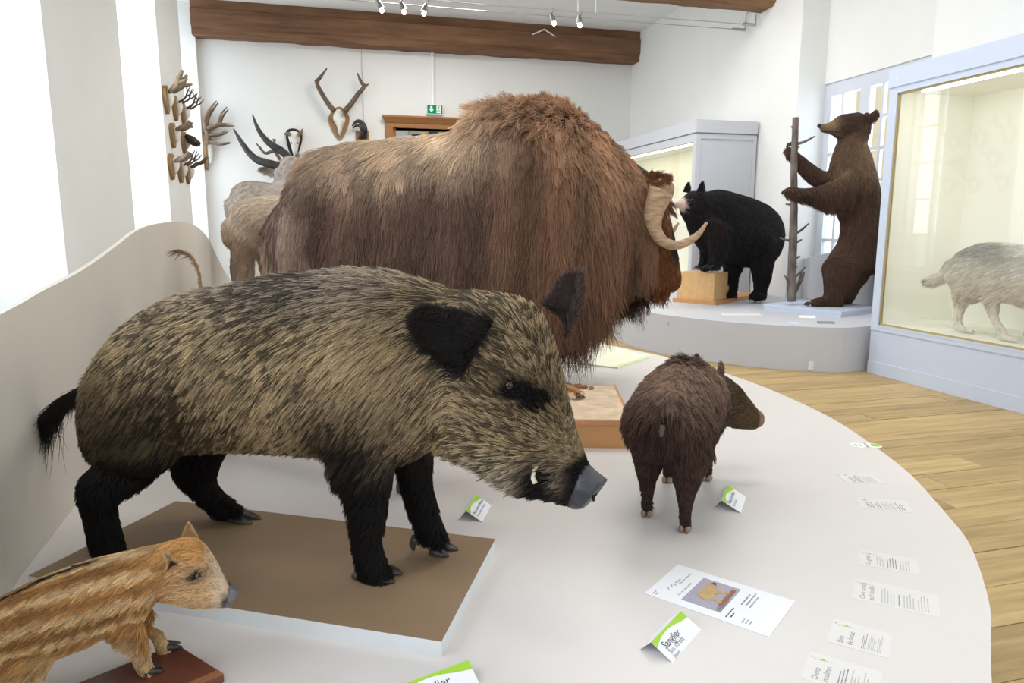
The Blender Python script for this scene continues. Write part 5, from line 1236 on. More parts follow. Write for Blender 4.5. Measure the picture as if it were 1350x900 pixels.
# ================================================================== TWO PIGS MOSTLY HIDDEN BEHIND THE BIG BOAR
def hidden_pig(name, X, D, ang, z, label, cat, sc, c1, c2, front_up=0.0, seed=3, nf=9000, sx=1.0, reach=None, legs=((-.3, -.1), (-.24, .1), (.22, -.1), (.28, .1))):
    P0 = np.array([0.9669 * X + 0.255 * D, -0.255 * X + 0.9669 * D, z]); yaw = math.radians(ang) - math.radians(14.7727)
    cf, ff = simple_fur(c1, c2, 0.03, 0.0011)
    T = [(-.40, 0, .50, -.39, 0, .38, .06), (-.36, 0, .58, -.35, 0, .28, .13), (-.2, 0, .64, -.2, 0, .25, .155), (0, 0, .65, 0, 0, .25, .16), (.2, 0, .68, .18, 0, .24, .15), (.33, 0, .66, .3, 0, .28, .125), (.43, 0, .62, .40, 0, .34, .11), (.54, 0, .53, .49, 0, .31, .085), (.64, 0, .44, .59, 0, .29, .06), (.72, 0, .37, .69, 0, .28, .045)]
    kx = lambda x: x * sx if x < .3 else .3 * sx + (x - .3) * (.8 if sx > 1 else 1)
    T = [(kx(r[0]), r[1], r[2], kx(r[3]), *r[4:]) for r in T]
    T = [tuple(c * sc for c in r) for r in T]
    mb = MB(); mb.loft(T, seg=20)
    if reach: mb.loft([tuple(c * sc for c in r) for r in reach], sub=4, seg=12)
    for x, y in legs:
        zf = front_up if x > 0 else 0.0
        L = [(x - .09, y, .36, x + .08, y, .34, .08), (x - .05, y, .24, x + .05, y, .24, .05), (x - .03, y, .12 + zf, x + .03, y, .12 + zf, .03), (x - .025, y, .04 + zf, x + .03, y, .035 + zf, .027)]
        mb.loft([tuple(c * sc for c in r) for r in L], sub=4, seg=12)
    o = body(name, mb, 0.016, 4, tuple(P0), yaw, cf, 0.8); tag(o, label, cat)
    fur(o, nf, seed, ff, K=4, clump=6, clump_w=0.5)
    for x, y in legs + (((reach[-1][3] - .055, reach[-1][1]),) if reach else ()):
        zf = front_up if x > 0 else 0.0
        for dy in (-.014, .014): hoof_toe(((x - .01) * sc, (y + dy) * sc, (.05 + zf) * sc), ((x + .055) * sc, (y + dy) * sc, zf * sc), .014 * sc, zf * sc + 0.001, 'hoof', o)
    for y in (-.07, .07): ear_part(leaf_ear(np.array((.44, y, .55)) * sc, np.array((.40, y, .57)) * sc, np.array((.41, y * 2, .56)) * sc, np.array((.38, y * 2, .56)) * sc, (0, -y * 0.3, 0)), o, cf, nfur=0)
    for sg in (-1, 1): eye(o, (kx(.53) * sc, sg * .08 * sc, .47 * sc), 0.009, rgb(50, 30, 20), outward=(0.3, sg, 0.15))
    e_ = T[-1]; tp = np.array(e_[:3]); bt = np.array(e_[3:6]); dd = np.array((.03 * sc, 0, -.012 * sc))
    MB().loft([(*(tp + dd * .3), *(bt + dd * .3), e_[6] * 1.0), (*(tp + dd), *(bt + dd), e_[6] * 1.1)], sub=2, seg=14, cap=False).build('snout_disc', M_rubber, o, smooth=True)
    return o, ff
wh, ffw = hidden_pig('warthog', -0.69, 2.757, -30, 0.44, 'warthog hidden behind the big boar, thin tufted tail raised by the panel', 'warthog', 1.15, rgb(120, 84, 66), rgb(160, 124, 100), sx=1.3, legs=((-.50, -.1), (-.44, .1), (.36, -.1), (.22, .1)))
# raised, tufted tail
Mw = (Matrix.Translation(wh.location) @ Matrix.Rotation(wh.rotation_euler.z, 4, 'Z')).inverted()
tp_ = [(-0.52, 3.37, 1.00, .009), (-0.545, 3.43, 1.10, .007), (-0.553, 3.45, 1.19, .006), (-0.57, 3.46, 1.245, .005), (-0.60, 3.468, 1.276, .005), (-0.64, 3.478, 1.290, .004)]
tq = []
for p in tp_:
    q = Mw @ Vector(p[:3]); tq.append((q.x, q.y, q.z, p[3]))
tq = [(-0.56, 0, 0.56, .014)] + tq
te = np.array(tq[-1][:3])
def f_wt(P, N):
    F = field_base(P); n = len(P); t = np.exp(-(np.linalg.norm(P - te, axis=1) / 0.10) ** 2)
    F['dir'][:] = (-0.9, 0, 0.15); F['len'] = 0.005 + 0.06 * t; F['lift'] = np.full(n, 0.12); F['rad'] = np.full(n, 0.0011); F['grav'] = 0.5 * t
    F['tip'] = mixc(np.tile(rgb(176, 140, 104), (n, 1)), np.tile(rgb(96, 66, 56), (n, 1)), t); F['root'] = F['tip'] * 0.8; F['jit'] = 0.15; return F
def col_wt(P, N): return np.tile(rgb(176, 140, 104), (len(P), 1)), np.tile(rgb(120, 90, 70), (len(P), 1))
ear_part(MB().tube(tq, 8, 4), wh, col_wt, name='tail', nfur=900, field=f_wt)
bl = empty('wooden_block', (1.215, 3.10, 0.44), -0.296 + 0.0); tag(bl, 'wooden block with sandy top between the boar head and the peccary', 'block')
MB().box(-0.75, -0.33, 0, 0.15, 0.37, 0.105).build('body', mat('cherry_wood', rgba(206, 154, 104), 0.5, 0.12, 3, stretch=(0.5, 4, 4)), bl)
MB().box(-0.755, -0.335, 0.105, 0.155, 0.375, 0.125).build('rim', mat('rim_wood', rgba(210, 152, 112), 0.5, 0.1, 3, stretch=(0.5, 4, 4)), bl)
sandm = mat('sand', rgba(222, 198, 170), 0.95, 0.2, 14, bump=0.8)
sd = MB(); nx, ny = 40, 34; v = []; f = []
for j in range(ny):
    for i in range(nx):
        x = -0.74 + 0.88 * i / (nx - 1); y = -0.32 + 0.68 * j / (ny - 1)
        e = min(i, nx - 1 - i, j, ny - 1 - j); v.append((x, y, 0.126 + (0.010 * (0.5 + 0.5 * math.sin(x * 31 + math.sin(y * 23) * 2)) * math.cos(y * 17) ** 2 + random.random() * 0.003) * min(e, 3) / 3))
for j in range(ny - 1):
    for i in range(nx - 1): k = j * nx + i; f.append((k, k + 1, k + nx + 1, k + nx))
so = sd.add(v, f).build('sand', sandm, bl, smooth=True); so['kind'] = 'stuff'
sc = MB()
for k in range(60):
    x = random.gauss(-0.12, 0.06); y = random.gauss(0.27, 0.03); sc.ball((x, y, 0.138), random.uniform(0.006, 0.016), 1, 1, 0.7, 6, 4)
so = sc.build('soil_crumbs', mat('soil', rgba(150, 112, 84), 0.95, 0.3, 20), bl); so['kind'] = 'stuff'
bush, _ = hidden_pig('bush_pig', -0.31, 3.36, 4, 0.576, 'reddish-tan young pig behind the boar head, on the sandy wooden block', 'pig', 0.62, rgb(196, 140, 92), rgb(226, 180, 132), seed=9, nf=6000, reach=[(.14, -.1, .40, .30, -.1, .44, .075), (.34, -.1, .26, .46, -.1, .32, .05), (.56, -.1, .15, .64, -.1, .20, .036), (.86, -.1, .08, .92, -.1, .12, .03), (.99, -.1, .035, 1.07, -.1, .05, .03)])

# ================================================================== STANDS AND BOARDS
bo = empty('mount_board', BOAR['loc'], BOAR['yaw']); tag(bo, 'large brown-topped white-edged board under the big wild boar', 'board')
Mb = (Matrix.Translation(BOAR['loc']) @ Matrix.Rotation(BOAR['yaw'], 4, 'Z')).inverted()
cs = [(0.218, 1.449), (0.457, 1.929), (-0.523, 2.492), (-0.80, 2.03)]
pl = [Mb @ Vector((x, y, 0.44)) for x, y in cs]; pl = [(p.x, p.y) for p in pl]
MB().prism(pl, 0.0, 0.038).build('core', mat('board_white', rgba(226, 230, 232), 0.6, 0.03, 12), bo)
MB().prism(pl, 0.038, 0.0395).build('brown_top', mat('kraft_brown', rgba(146, 122, 96), 0.55, 0.06, 5), bo)
br = empty('mount_board', PIGLET['loc'], PIGLET['yaw']); tag(br, 'small dark red-brown wooden board under the striped piglet', 'board')
Mp = (Matrix.Translation(PIGLET['loc']) @ Matrix.Rotation(PIGLET['yaw'], 4, 'Z')).inverted()
pl = [Mp @ Vector((x, y, 0.44)) for x, y in ((-0.365, 1.625), (-0.245, 1.480), (-0.74, 1.18), (-0.86, 1.33))]; pl = [(p.x, p.y) for p in pl]
b0 = MB().prism(pl, 0.0, 0.0195).build('plank', mat('mahogany', rgba(112, 66, 50), 0.3, 0.2, 6, spec=0.5), br)
MB().prism([tuple(np.array(pl[1]) * 0.88 + np.array(pl[0]) * 0.12), pl[1], pl[2], tuple(np.array(pl[2]) * 0.88 + np.array(pl[3]) * 0.12)], 0.0195, 0.0205).build('edge_strip', mat('worn_edge', rgba(158, 106, 76), 0.45, 0.2, 9), br)
c = np.array(pl[1]) * 0.80 + np.array(pl[2]) * 0.16 + np.array(pl[0]) * 0.04
MB().box(c[0] - 0.006, c[1] - 0.012, 0.0195, c[0] + 0.008, c[1] + 0.025, 0.026).build('black_clip', M_ink, br)

tb = empty('bear_plinth', (5.5, 6.75, 0.437)); tag(tb, 'shallow grey-white plinth under the standing brown bear and its trunk', 'plinth')
pp = [(4.96, 7.21), (5.29, 6.32), (6.0, 6.62), (5.98, 7.25), (5.62, 7.49)]
MB().prism([(x - 5.5, y - 6.75) for x, y in pp], 0.0, 0.035).build('base', M_case, tb)
MB().prism([((x - 5.5) * 1.012, (y - 6.75) * 1.012) for x, y in pp], 0.035, 0.0625).build('top', M_case, tb)
kb = empty('bear_board', (4.631, 7.732, 0.437), math.atan2(0.847, 1.295)); tag(kb, 'light wooden base board under the black bear', 'board')
M_pine = mat('pine', rgba(214, 172, 118), 0.5, 0.1, 3, stretch=(0.4, 5, 5)); M_pine2 = mat('pine_dark', rgba(196, 146, 98), 0.5, 0.1, 3, stretch=(0.4, 5, 5))
MB().box(0, 0, 0, 1.5, 0.59, 0.048).build('plank', M_pine2, kb)
st = empty('stepped_block', (4.631, 7.732, 0.485), math.atan2(0.847, 1.295)); tag(st, 'light wooden two-step block under the front paws of the black bear', 'block')
MB().box(0.05, 0.05, 0, 0.42, 0.56, 0.34).build('tall_step', M_pine, st)
MB().box(0.4201, 0.05, 0, 0.68, 0.48, 0.165).build('low_step', M_pine, st)
MB().box(1.0, 0.30, 0, 1.06, 0.36, 0.15).build('peg', M_pine2, st)

# ================================================================== TROPHIES
M_bone = mat('bone', rgba(226, 224, 216), 0.6, 0.12, 12); M_antler = mat('antler', rgba(116, 98, 80), 0.6, 0.3, 12, c2=rgba(74, 60, 50)); M_antp = mat('pale_antler', rgba(150, 128, 104), 0.55, 0.3, 10, c2=rgba(92, 74, 58))
M_shield = mat('shield_wood', rgba(150, 118, 82), 0.6, 0.15, 6); M_shdark = mat('dark_shield', rgba(52, 42, 38), 0.5)
def rel(L, o): return [(p[0] - o[0], p[1] - o[1], p[2] - o[2], *p[3:]) for p in L]
def facing(name, label, shield, skull, tubes, m_ant, m_sh, group='skull trophies on the back wall'):
    o = np.mean(np.array([p[:3] for p in shield]), 0); o[1] = YB
    t = empty(name, tuple(o)); tag(t, label, 'trophy', group)
    sp = [(p[0], YB - o[1], p[2]) for p in rel(shield, o)]
    sp = [(q[0], q[1], q[2]) for q in sp]
    P = np.array(smooth_closed([(a, c) for a, b, c in sp], 4))
    MB().extrude([(a, -0.03, c) for a, c in P], (0, 0.03, 0)).build('shield', m_sh, t)
    sk = rel(skull, o); P = np.array(smooth_closed([(a[0], a[2]) for a in sk], 4)); cc = P.mean(0)
    rings = [np.stack([cc[0] + (P[:, 0] - cc[0]) * k, np.full(len(P), y), cc[1] + (P[:, 1] - cc[1]) * k], 1) for k, y in ((1, -0.03), (1, -0.06), (0.85, -0.12), (0.45, -0.16), (0.1, -0.17))]
    s = MB().rings(rings).build('skull', M_bone, t, smooth=True)
    zz = P[:, 1].min() * 0.45 + P[:, 1].max() * 0.55
    for dx in (-0.045, 0.045):
        b = MB(); b.ball((cc[0] + dx, -0.135, zz), 0.02, 1, 0.5, 1.1); b.build('eye_socket', mat('socket', rgba(120, 112, 100), 0.8), s, smooth=True)
    for T in tubes:
        a = MB()
        for L in T: a.tube(rel(L, (o[0], o[1], o[2])), 9, 4, noise=0.06)
        a.build('antler', m_ant, t, smooth=True)
def grow(L, k):
    c = np.mean(np.array(L), 0); return [tuple(c + (np.array(p) - c) * (k, 1, k)) for p in L]
SK1, SK1S = grow(SK1, 1.25), grow(SK1S, 1.3)
SK2, SK2S = grow(SK2, 1.15), grow(SK2S, 1.2)
facing('stag_skull', 'skull with tall wide antlers on a brown shield, highest on the back wall', SK1, SK1S, [(SK1_A, SK1_A2), (SK1_B, SK1_B2)], M_antler, M_shield)
facing('short_horn_skull', 'white skull with short horns on a dark shield left of the tall antlers', SK2, SK2S, [(SK2A,), (SK2B,)], M_antp, M_shdark)
ch = empty('chamois_horns', (0.75, YB, 3.05)); tag(ch, 'pair of black hooked horns peeping over the musk ox back', 'trophy', 'skull trophies on the back wall')
MB().box(-0.12, -0.03, -0.35, 0.12, 0, 0.05).build('shield', M_shield, ch)
for L in (CH_A, CH_B):
    q = rel(L, (0.75, YB, 3.05)); MB().tube([(q[0][0], -0.03, q[0][2] - 0.08, 0.05)] + q, 10, 4).build('horn', M_bhorn, ch, smooth=True)
ro = empty('roe_antlers', (-0.68, YB, 2.45)); tag(ro, 'slim branched antlers showing between the black curved horns', 'trophy', 'skull trophies on the back wall')
MB().box(-0.10, -0.03, -0.3, 0.12, 0, 0.03).build('shield', M_shield, ro)
a = MB()
for L in (ROE_A, ROE_B, ROE_C): a.tube(rel(L, (-0.68, YB, 2.45)), 9, 4, noise=0.06)
a.tube(rel([(-0.65, 13.2, 2.48, 0.03), (-0.66, YB - 0.02, 2.44, 0.03)], (-0.68, YB, 2.45)), 8, 2)
a.build('antler', M_antler, ro, smooth=True)

# side-on trophies on the left wall, each on its own little shield
def side_trophy(y, z, h, label, branches, m_ant, w=0.14):
    t = empty('antler_trophy', (XL, y, z)); tag(t, label, 'trophy', 'antler trophies on the left wall pier')
    sp = [(-w, 0.30 * h), (0, 0.5 * h), (w, 0.30 * h), (w * 0.8, -0.15 * h), (0, -0.5 * h), (-w * 0.8, -0.15 * h)]
    P = np.array(smooth_closed(sp, 4))
    MB().extrude([(0.0, a, c) for a, c in P], (0.045, 0, 0)).build('shield', M_shield, t)
    Q = np.array(smooth_closed([(-0.06, 0.3 * h), (0.0, 0.38 * h), (0.06, 0.3 * h), (0.05, 0.05 * h), (0.0, -0.32 * h), (-0.05, 0.05 * h)], 4))
    MB().rings([np.stack([np.full(len(Q), 0.045 + d), Q[:, 0] * k, Q[:, 1] * k + (1 - k) * 0.12 * h], 1) for d, k in ((0, .9), (0.03, .85), (0.06, 0.5), (0.075, 0.15))]).build('skull', M_bone, t, smooth=True)
    for s in (-1, 1):
        a = MB()
        for L in branches: a.tube([(0.06 + (p[0] - 0.1) * 0.66, s * p[1] * 0.6, p[2] * 0.8, p[3] * 0.72) for p in L], 8, 3, noise=0.08)
        a.build('antler', m_ant, t, smooth=True)
hk = 0.33 * 0.36
palm = [[(0.10, .05, .10, .035), (0.20, .12, .17, .045), (0.30, .2, .25, .055), (0.36, .24, .36, .045), (0.42, .24, .44, .02)], [(0.30, .2, .25, .04), (0.42, .26, .28, .03), (0.50, .28, .30, .015)]]
thin = [[(0.10, .05, .09, .02), (0.20, .12, .12, .022), (0.29, .18, .18, .018), (0.33, .18, .27, .015), (0.38, .14, .36, .006)], [(0.29, .18, .18, .016), (0.38, .2, .22, .014), (0.46, .18, .30, .006)], [(0.33, .18, .27, .012), (0.30, .2, .36, .005)]]
stump = [[(0.10, .05, .08, .03), (0.22, .1, .12, .045), (0.34, .14, .17, .04), (0.40, .15, .24, .02)], [(0.34, .14, .17, .035), (0.42, .16, .16, .02)]]
dark = [[(0.10, .04, .12, .05), (0.2, .08, .05, .09), (0.3, .09, 0.0, .07), (0.36, .08, .03, .02)]]
one = [[(0.10, .05, .08, .03), (0.24, .1, .16, .03), (0.36, .12, .20, .024), (0.48, .12, .30, .012)], [(0.36, .12, .2, .02), (0.44, .13, .2, .008)]]
for y, z, h, lab, br_, m_ in (
    (10.45, 3.03, 0.36, 'broad palmed antlers on a shield, top left of the wall pier group', palm, M_antp),
    (11.02, 3.01, 0.34, 'thin many-pointed antlers on a shield, middle of the top row', thin, M_antler),
    (11.62, 3.02, 0.33, 'thin forked antlers on a shield, right end of the top row', thin, M_antler),
    (10.71, 2.61, 0.33, 'short thick antlers on a shield, left of the middle row', stump, M_antp),
    (11.50, 2.60, 0.31, 'dark chunky trophy at the right of the middle row', dark, M_shdark),
    (10.47, 2.18, 0.34, 'stubby single-beam antlers on a shield, left of the bottom row', stump[:1], M_antp),
    (11.07, 2.17, 0.33, 'small forked antlers on a shield, middle of the bottom row', thin[:2], M_antler),
    (11.63, 2.18, 0.32, 'dark curved long antlers on a shield, right of the bottom row', one, M_antler)):
    side_trophy(y, z, h, lab, br_, m_)
big = [[(0.10, .06, .12, .03), (0.14, .2, .30, .035), (0.10, .3, .52, .032), (0.16, .34, .78, .028), (0.36, .28, 1.08, .01)], [(0.12, .28, .45, .028), (0.36, .34, .55, .022), (0.66, .34, .56, .008)], [(0.12, .12, .2, .025), (0.34, .16, .12, .022), (0.56, .16, .16, .008)], [(0.13, .2, .32, .025), (0.36, .26, .34, .02), (0.52, .26, .42, .008)], [(0.36, .34, .55, .02), (0.44, .34, .78, .018), (0.56, .3, .95, .008)]]
t = empty('stag_antlers', (XL, 13.43, 2.68)); tag(t, 'large many-tined stag antlers on a narrow shield in the far left corner', 'trophy')
P = np.array(smooth_closed([(-0.06, 0.2), (0, 0.3), (0.06, 0.2), (0.06, -0.1), (0, -0.32), (-0.06, -0.1)], 4))
MB().extrude([(0.0, a, c) for a, c in P], (0.06, 0, 0)).build('shield', M_shield, t)
MB().rings([np.stack([np.full(len(P), 0.06 + d), P[:, 0] * k * 0.7, P[:, 1] * k * 0.7], 1) for d, k in ((0, 1), (0.05, 1), (0.09, 0.5))]).build('skull', M_bone, t, smooth=True)
for s in (-1, 1):
    a = MB()
    for L in big: a.tube([(p[0] * 0.8, -0.05 + s * p[1] * 0.1 - (0 if s > 0 else p[1] * 0.5), p[2] * 0.72 + 0.02, p[3]) for p in L], 8, 3, noise=0.06)
    a.build('antler', M_antler if s > 0 else M_antp, t, smooth=True)

# things half cut off at the right edge of the case
pr = empty('branch_perch', (5.45, 4.40, 0.488)); tag(pr, 'pale branch perch inside the glass case at the photo edge', 'branch')
MB().tube([(0.12, -0.16, 0.0, 0.03), (0.11, -0.16, 0.8, 0.026), (0.08, -0.15, 1.15, 0.022)], 9, 4, noise=0.08).build('post', M_antp, pr, smooth=True)
MB().tube([(0.08, 0.05, 1.12, 0.015), (0.08, -0.02, 1.10, 0.03), (0.08, -0.15, 1.16, 0.035), (0.08, -0.4, 1.2, 0.03)], 9, 4, noise=0.08).build('cross_branch', mat('pale_bark', rgba(206, 174, 118), 0.7, 0.2, 12), pr, smooth=True)
MB().tube([(0.08, 0.0, 1.09, 0.012), (0.08, 0.0, 0.98, 0.010), (0.085, -0.03, 0.86, 0.008)], 6, 5, noise=0.5).build('moss_strand', mat('grey_moss', rgba(160, 160, 148), 0.9), pr)

# ================================================================== PRINTED MATTER
def basis(angle):
    c, s = math.cos(angle), math.sin(angle); return np.array([c, s, 0]), np.array([-s, c, 0])
def tent_card(ra, rb, h, fd, lines, label, depth=0.062, inset=0.0):
    """folded label: ridge ra->rb (xy), front face sloping down by fd to the right"""
    a = np.array(ra); b = np.array(rb); L = np.linalg.norm(b - a); x = np.array([*(b - a) / L, 0]); n = np.array([x[1], -x[0], 0])
    ang = math.atan2(x[1], x[0]); o = empty('label_card', (a[0], a[1], PZ + 0.0005), ang); tag(o, label, 'label card', 'folded species labels')
    f = math.sqrt(depth ** 2 - h ** 2)
    # local: x along ridge, y = away from the reader's right
    t = 0.0012
    v = [(0, 0, h), (L, 0, h), (L, -f, 0), (0, -f, 0)]
    up = np.array((0, h, f)) / depth; up = np.array((0, h / depth * 1.0, f / depth)); nrm = np.array((0, -h, f)) / depth; nrm = np.array((0.0, -h / depth, f / depth)); nrm = np.array((0, -h, f)); nrm = nrm / np.linalg.norm(nrm)
    ft = MB().extrude(v, tuple(-nrm * t)).build('front_face', M_paper, o)
    g = 0.028
    MB().extrude([(0, 0, h), (L, 0, h), (L, g, 0), (0, g, 0)], (0, -t, 0)).build('back_face', M_paper, o)
    sl = np.array((0, -f, -h)) / depth; e = nrm * 0.0004
    W = [0.30, 0.20, 0.135, 0.11, 0.12, 0.17, 0.24, 0.30, 0.34][::1]
    top = [np.array((L * i / 8, 0, h)) + e for i in range(9)]; bot = [np.array((L * i / 8, 0, h)) + sl * depth * W[i] + e for i in range(9)]
    MB().add(top + bot, [(i, i + 1, 9 + i + 1, 9 + i) for i in range(8)]).build('green_band', M_green, ft)
    d = 0.46
    for txt, sz, m, dd, x0 in lines:
        p = np.array((x0, 0, h)) + sl * depth * dd + e * 1.5
        text(txt, sz, m, ft, tuple(p), (1, 0, 0), tuple(-sl))
    return o
A4 = (0.679, 1.340), (0.807, 1.441)
tent_card(*A4, .03, .05, [('Sanglier', .026, M_ink, .56, .018), ('Sus scrofa', .018, M_inkg, .79, .018), ('Jeune', .013, M_inkg, .97, .018)], 'folded white label with green band reading Sanglier, beside the printed sheet')
tent_card((0.415, 2.17), (0.475, 2.299), .035, .05, [('Phacochère d’Afrique', .0145, M_ink, .50, .012), ('Phacochoerus africanus', .0115, M_inkg, .70, .012)], 'small folded label with green band under the boar jaw', depth=.066)
tent_card((1.278, 2.037), (1.377, 2.159), .035, .05, [('Pécari à collier', .020, M_ink, .45, .012), ('Pecari tajacu', .014, M_inkg, .66, .012)], 'small folded label with green band right of the peccary', depth=.075)
tent_card((0.105, 1.328), (0.265, 1.379), .03, .05, [('Sanglier', .026, M_ink, .56, .030), ('Sus scrofa', .018, M_inkg, .80, .030)], 'folded label with green band cut off by the bottom of the photo')

def flat(o, pts, z, name, m): return MB().extrude([(x, y, z) for x, y in pts], (0, 0, 0.0003)).build(name, m, o)
def text_block(o, x0, y0, wid, lines, pitch, m, z, rng_, thick=0.35, ragged=True):
    b = MB()
    for i in range(lines):
        x = x0; y = y0 - i * pitch; end = x0 + wid * (rng_.uniform(0.6, 1.0) if ragged else 1)
        while x < end - 0.004:
            w = min(rng_.uniform(0.25, 0.9) * pitch * 1.6, end - x); b.extrude([(x, y, z), (x + w, y, z), (x + w, y + pitch * thick, z), (x, y + pitch * thick, z)], (0, 0, 0.0002)); x += w + pitch * 0.3
    k = b.build('text_lines', m, o); k['kind'] = 'stuff'; return k

# the printed sheet with the picture of a small figurine
sa = np.array((0.782, 1.589)); sb_ = np.array((0.945, 1.713)); xd = (sb_ - sa) / np.linalg.norm(sb_ - sa)
sh = empty('printed_sheet', (sa[0], sa[1], PZ + 0.0006), math.atan2(xd[1], xd[0])); tag(sh, 'white printed sheet with a photo of a tan figurine, lying on the platform', 'paper sheet')
MB().box(0, -0.327, 0, 0.205, 0, 0.0008).build('sheet', M_paper, sh)
Z = 0.0009
MB().box(0.03, -0.195, Z, 0.175, -0.090, Z + 0.0003).build('picture', mat('picture_lilac', rgba(172, 168, 184), 0.5, 0.08, 8), sh)
Z2 = Z + 0.0004
def pb_(x, y): return (0.03 + 0.145 * x, -0.195 + 0.105 * y)
flat(sh, [pb_(*q) for q in ((.02, .02), (.45, .02), (.55, .10), (.50, .16), (.05, .14))], Z2, 'picture_shadow', mat('picture_grey', rgba(140, 130, 136), 0.5))
flat(sh, [pb_(*q) for q in ((.20, .06), (.88, .06), (.90, .18), (.22, .18))], Z2 + .0003, 'picture_base', mat('picture_brown', rgba(150, 104, 84), 0.5))
figm = mat('picture_tan', rgba(196, 166, 122), 0.5, 0.15, 60)
flat(sh, [pb_(*q) for q in ((.30, .16), (.38, .16), (.42, .36), (.55, .42), (.66, .30), (.68, .16), (.75, .16), (.74, .34), (.74, .52), (.84, .56), (.90, .62), (.88, .74), (.78, .80), (.66, .76), (.52, .82), (.36, .80), (.26, .68), (.24, .48), (.32, .36))], Z2 + .0006, 'picture_figurine', figm)
flat(sh, [pb_(*q) for q in ((.84, .58), (.92, .60), (.93, .68), (.86, .72))], Z2 + .0009, 'picture_muzzle', mat('picture_dark', rgba(84, 76, 72), 0.5))
r7 = random.Random(5)
text('Musée', 0.011, M_ink, sh, (0.10, -0.045, Z), (1, 0, 0), (0, 1, 0)); text('d’histoire naturelle', 0.010, M_ink, sh, (0.10, -0.055, Z), (1, 0, 0), (0, 1, 0))
a = MB(); a.tube([(0.055, -0.045, Z, .0008), (0.065, -0.036, Z, .0008), (0.075, -0.043, Z, .0008), (0.088, -0.035, Z, .0008), (0.09, -0.05, Z, .0008)], 5, 4); a.build('line_emblem', M_inkg, sh)
text('Don du département', 0.0095, M_ink, sh, (0.045, -0.078, Z), (1, 0, 0), (0, 1, 0))
text_block(sh, 0.10, -0.225, 0.08, 3, 0.011, M_inkg, Z, r7)
text_block(sh, 0.02, -0.215, 0.055, 2, 0.010, M_ink, Z, r7); text_block(sh, 0.02, -0.255, 0.03, 3, 0.009, M_inkg, Z, r7)
text_block(sh, 0.012, -0.02, 0.022, 2, 0.008, M_inkg, Z, r7)

# vinyl text strips stuck along the platform rim
M_vinyl = mat('clear_vinyl', rgba(226, 223, 220), 0.35); M_faint = mat('faint_print', rgba(186, 184, 184), 0.7); M_bold = mat('dark_print', rgba(126, 124, 126), 0.7)
def strip(ptl, ptr, wid, heads, blocks, label, sprig=True):
    """text reads along the short side; ptl = low left corner, ptr = low right corner"""
    a = np.array(ptl); b = np.array(ptr); L = np.linalg.norm(b - a); yv = (a - b) / L; xv = np.array([yv[1], -yv[0]])
    o = empty('text_strip', (a[0], a[1], PZ + 0.0002), math.atan2(xv[1], xv[0])); tag(o, label, 'text strip', 'printed text strips along the platform rim')
    MB().box(0, -L, 0, wid, 0, 0.0005).build('film', M_vinyl, o)
    z = 0.0006; rg = random.Random(int(L * 1e4)); y = -0.020
    if sprig:
        s = MB()
        for k in range(6): s.extrude([(wid * 0.80 + 0.006 * math.cos(k * 2.1), y + 0.016 - k * 0.008, z), (wid * 0.80 + 0.002, y + 0.012 - k * 0.008, z), (wid * 0.80 + 0.004, y + 0.009 - k * 0.008, z)], (0, 0, .0002))
        s.build('sprig', M_bold, o)
        MB().extrude([(wid * 0.78, y - 0.004, z), (wid * 0.82, y - 0.008, z), (wid * 0.83, y - 0.018, z), (wid * 0.79, y - 0.014, z)], (0, 0, .0003)).build('green_leaf', M_green, o)
    for h in heads:
        text(h, 0.019, M_bold, o, (0.012, y - 0.012, z), (1, 0, 0), (0, 1, 0)); y -= 0.020
    y -= 0.012
    tot = sum(n_ for n_, _ in blocks) + 0.7 * len(blocks); pt = min(0.0125, (L + y - 0.012) / tot)
    for n_, bold in blocks:
        text_block(o, 0.012, y, wid * 0.72, n_, pt, M_bold if bold else M_faint, z, rg, thick=0.36); y -= pt * (n_ + 0.7)
strip((1.877, 2.137), (2.015, 2.10), .11, [], [(2, 1), (3, 1), (6, 0)], 'small text strip, second from the green round sticker at the far rim')
strip((1.750, 1.922), (1.900, 1.842), .11, [], [(3, 1), (2, 1), (5, 0), (3, 1)], 'text strip just nearer than the smallest far strip')
strip((1.448, 1.584), (1.567, 1.483), .105, ['Le groin'], [(3, 0), (4, 1), (4, 0)], 'whitish text strip with a sprig, halfway along the rim')
strip((1.294, 1.429), (1.441, 1.293), .125, ['C’est au sol', 'qu’il fouille'], [(5, 0), (1, 1), (4, 0), (4, 0)], 'longest text strip, right of the printed sheet')
strip((1.100, 1.279), (1.189, 1.186), .115, ['Bain', 'de boue'], [(3, 1), (5, 0), (3, 0)], 'text strip with bold lines, next to nearest on the rim')
strip((0.953, 1.178), (1.055, 1.07), .115, ['Dents', 'insolites'], [(3, 1), (3, 0), (2, 0)], 'nearest text strip, cut by the bottom of the photo')
lg = empty('round_stickers', (2.29, 2.515, PZ + 0.0003), -0.35); tag(lg, 'two small round white and green stickers on the platform rim', 'sticker')
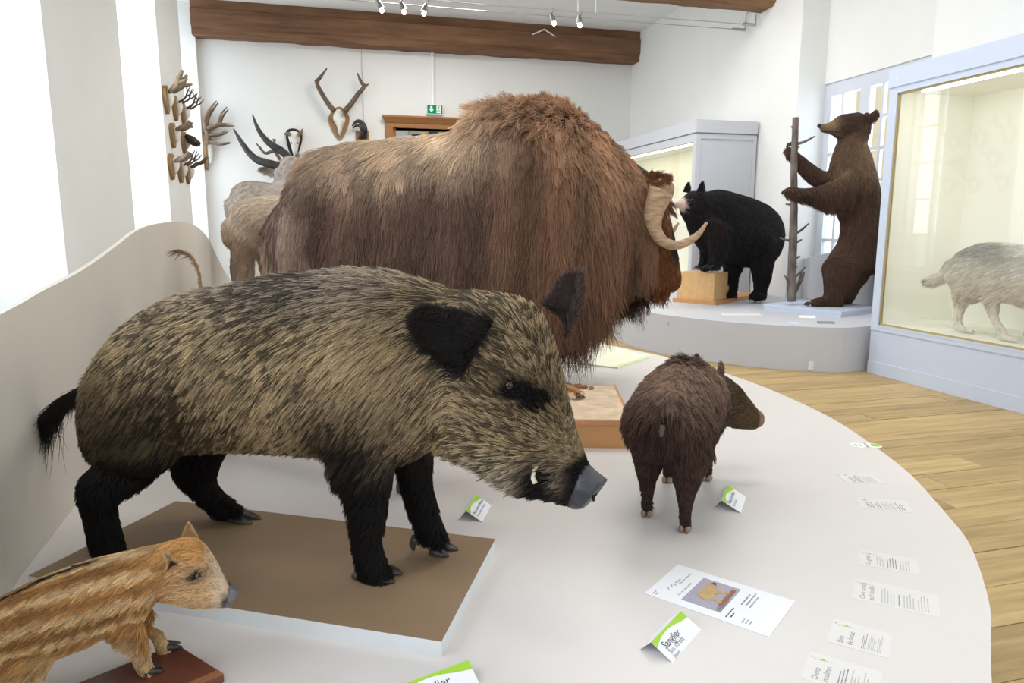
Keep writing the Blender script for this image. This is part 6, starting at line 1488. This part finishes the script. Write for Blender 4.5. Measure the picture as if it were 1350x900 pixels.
for dx, k in ((-0.036, 0), (0.03, 1)):
    a_ = np.linspace(0, 2 * np.pi, 20, endpoint=False)
    d0 = flat(lg, [(dx + 0.034 * math.cos(q), 0.036 * math.sin(q)) for q in a_], 0, 'disc', M_paper)
    if k: flat(lg, [(dx + 0.010 + 0.021 * math.cos(q), 0.005 + 0.022 * math.sin(q)) for q in a_], .0005, 'green_dot', M_green)
    else:
        for s in (-1, 1): flat(lg, [(dx + 0.010 * s + 0.004 * math.cos(q), 0.02 * math.sin(q)) for q in a_], .0005, 'green_mark', M_green)
flat(lg, [(-0.005, -0.03), (0.0, -0.03), (0.004, 0.03), (-0.001, 0.03)], .0008, 'dark_line', M_bold)
# sloped text board lying at the far rim under the musk ox nose
gp = MB().prism([(1.30, 4.98), (1.93, 5.62), (2.13, 5.48), (2.30, 4.70), (1.904, 4.379)], PZ + 0.001, PZ + 0.011).build('lit_board', mat('pale_yellow_sheet', rgba(250, 248, 226), 0.25, spec=0.6))
tag(gp, 'pale yellow glossy board lying at the far rim behind the sandy block', 'board')
ge = MB().prism([(2.30, 4.70), (1.904, 4.379), (1.89, 4.40), (2.275, 4.715)], PZ + 0.011, PZ + 0.0115).build('green_edge', mat('pale_green_print', rgba(206, 236, 160), 0.5), gp)
# small labels on the bear platform
for (x, y, a, w, d, lab, m_) in ((4.86, 6.42, -0.5, .16, .07, 'tiny white label in front of the standing bear plinth', M_paper), (4.45, 6.02, -0.4, .09, .06, 'tiny bluish label at the rim of the bear platform', M_case), (4.52, 8.28, 0.6, .16, .09, 'small dark label beside the black bear board', M_ink), (4.15, 6.75, -0.3, .42, .16, 'pale text sheet on the bear platform before the black bear', M_vinyl), (4.75, 5.98, -0.4, .16, .06, 'faint grey label near the case end on the bear platform', M_inkg)):
    o = empty('small_label', (x, y, 0.437), a); tag(o, lab, 'label card', 'labels on the bear platform')
    MB().add([(0, 0, 0.001), (w, 0, 0.001), (w, d, 0.02), (0, d, 0.02), (0, d, 0.001), (w, d, 0.001)], [(0, 1, 2, 3), (0, 4, 5, 1), (3, 2, 5, 4), (0, 3, 4), (1, 5, 2)]).build('card', m_, o)
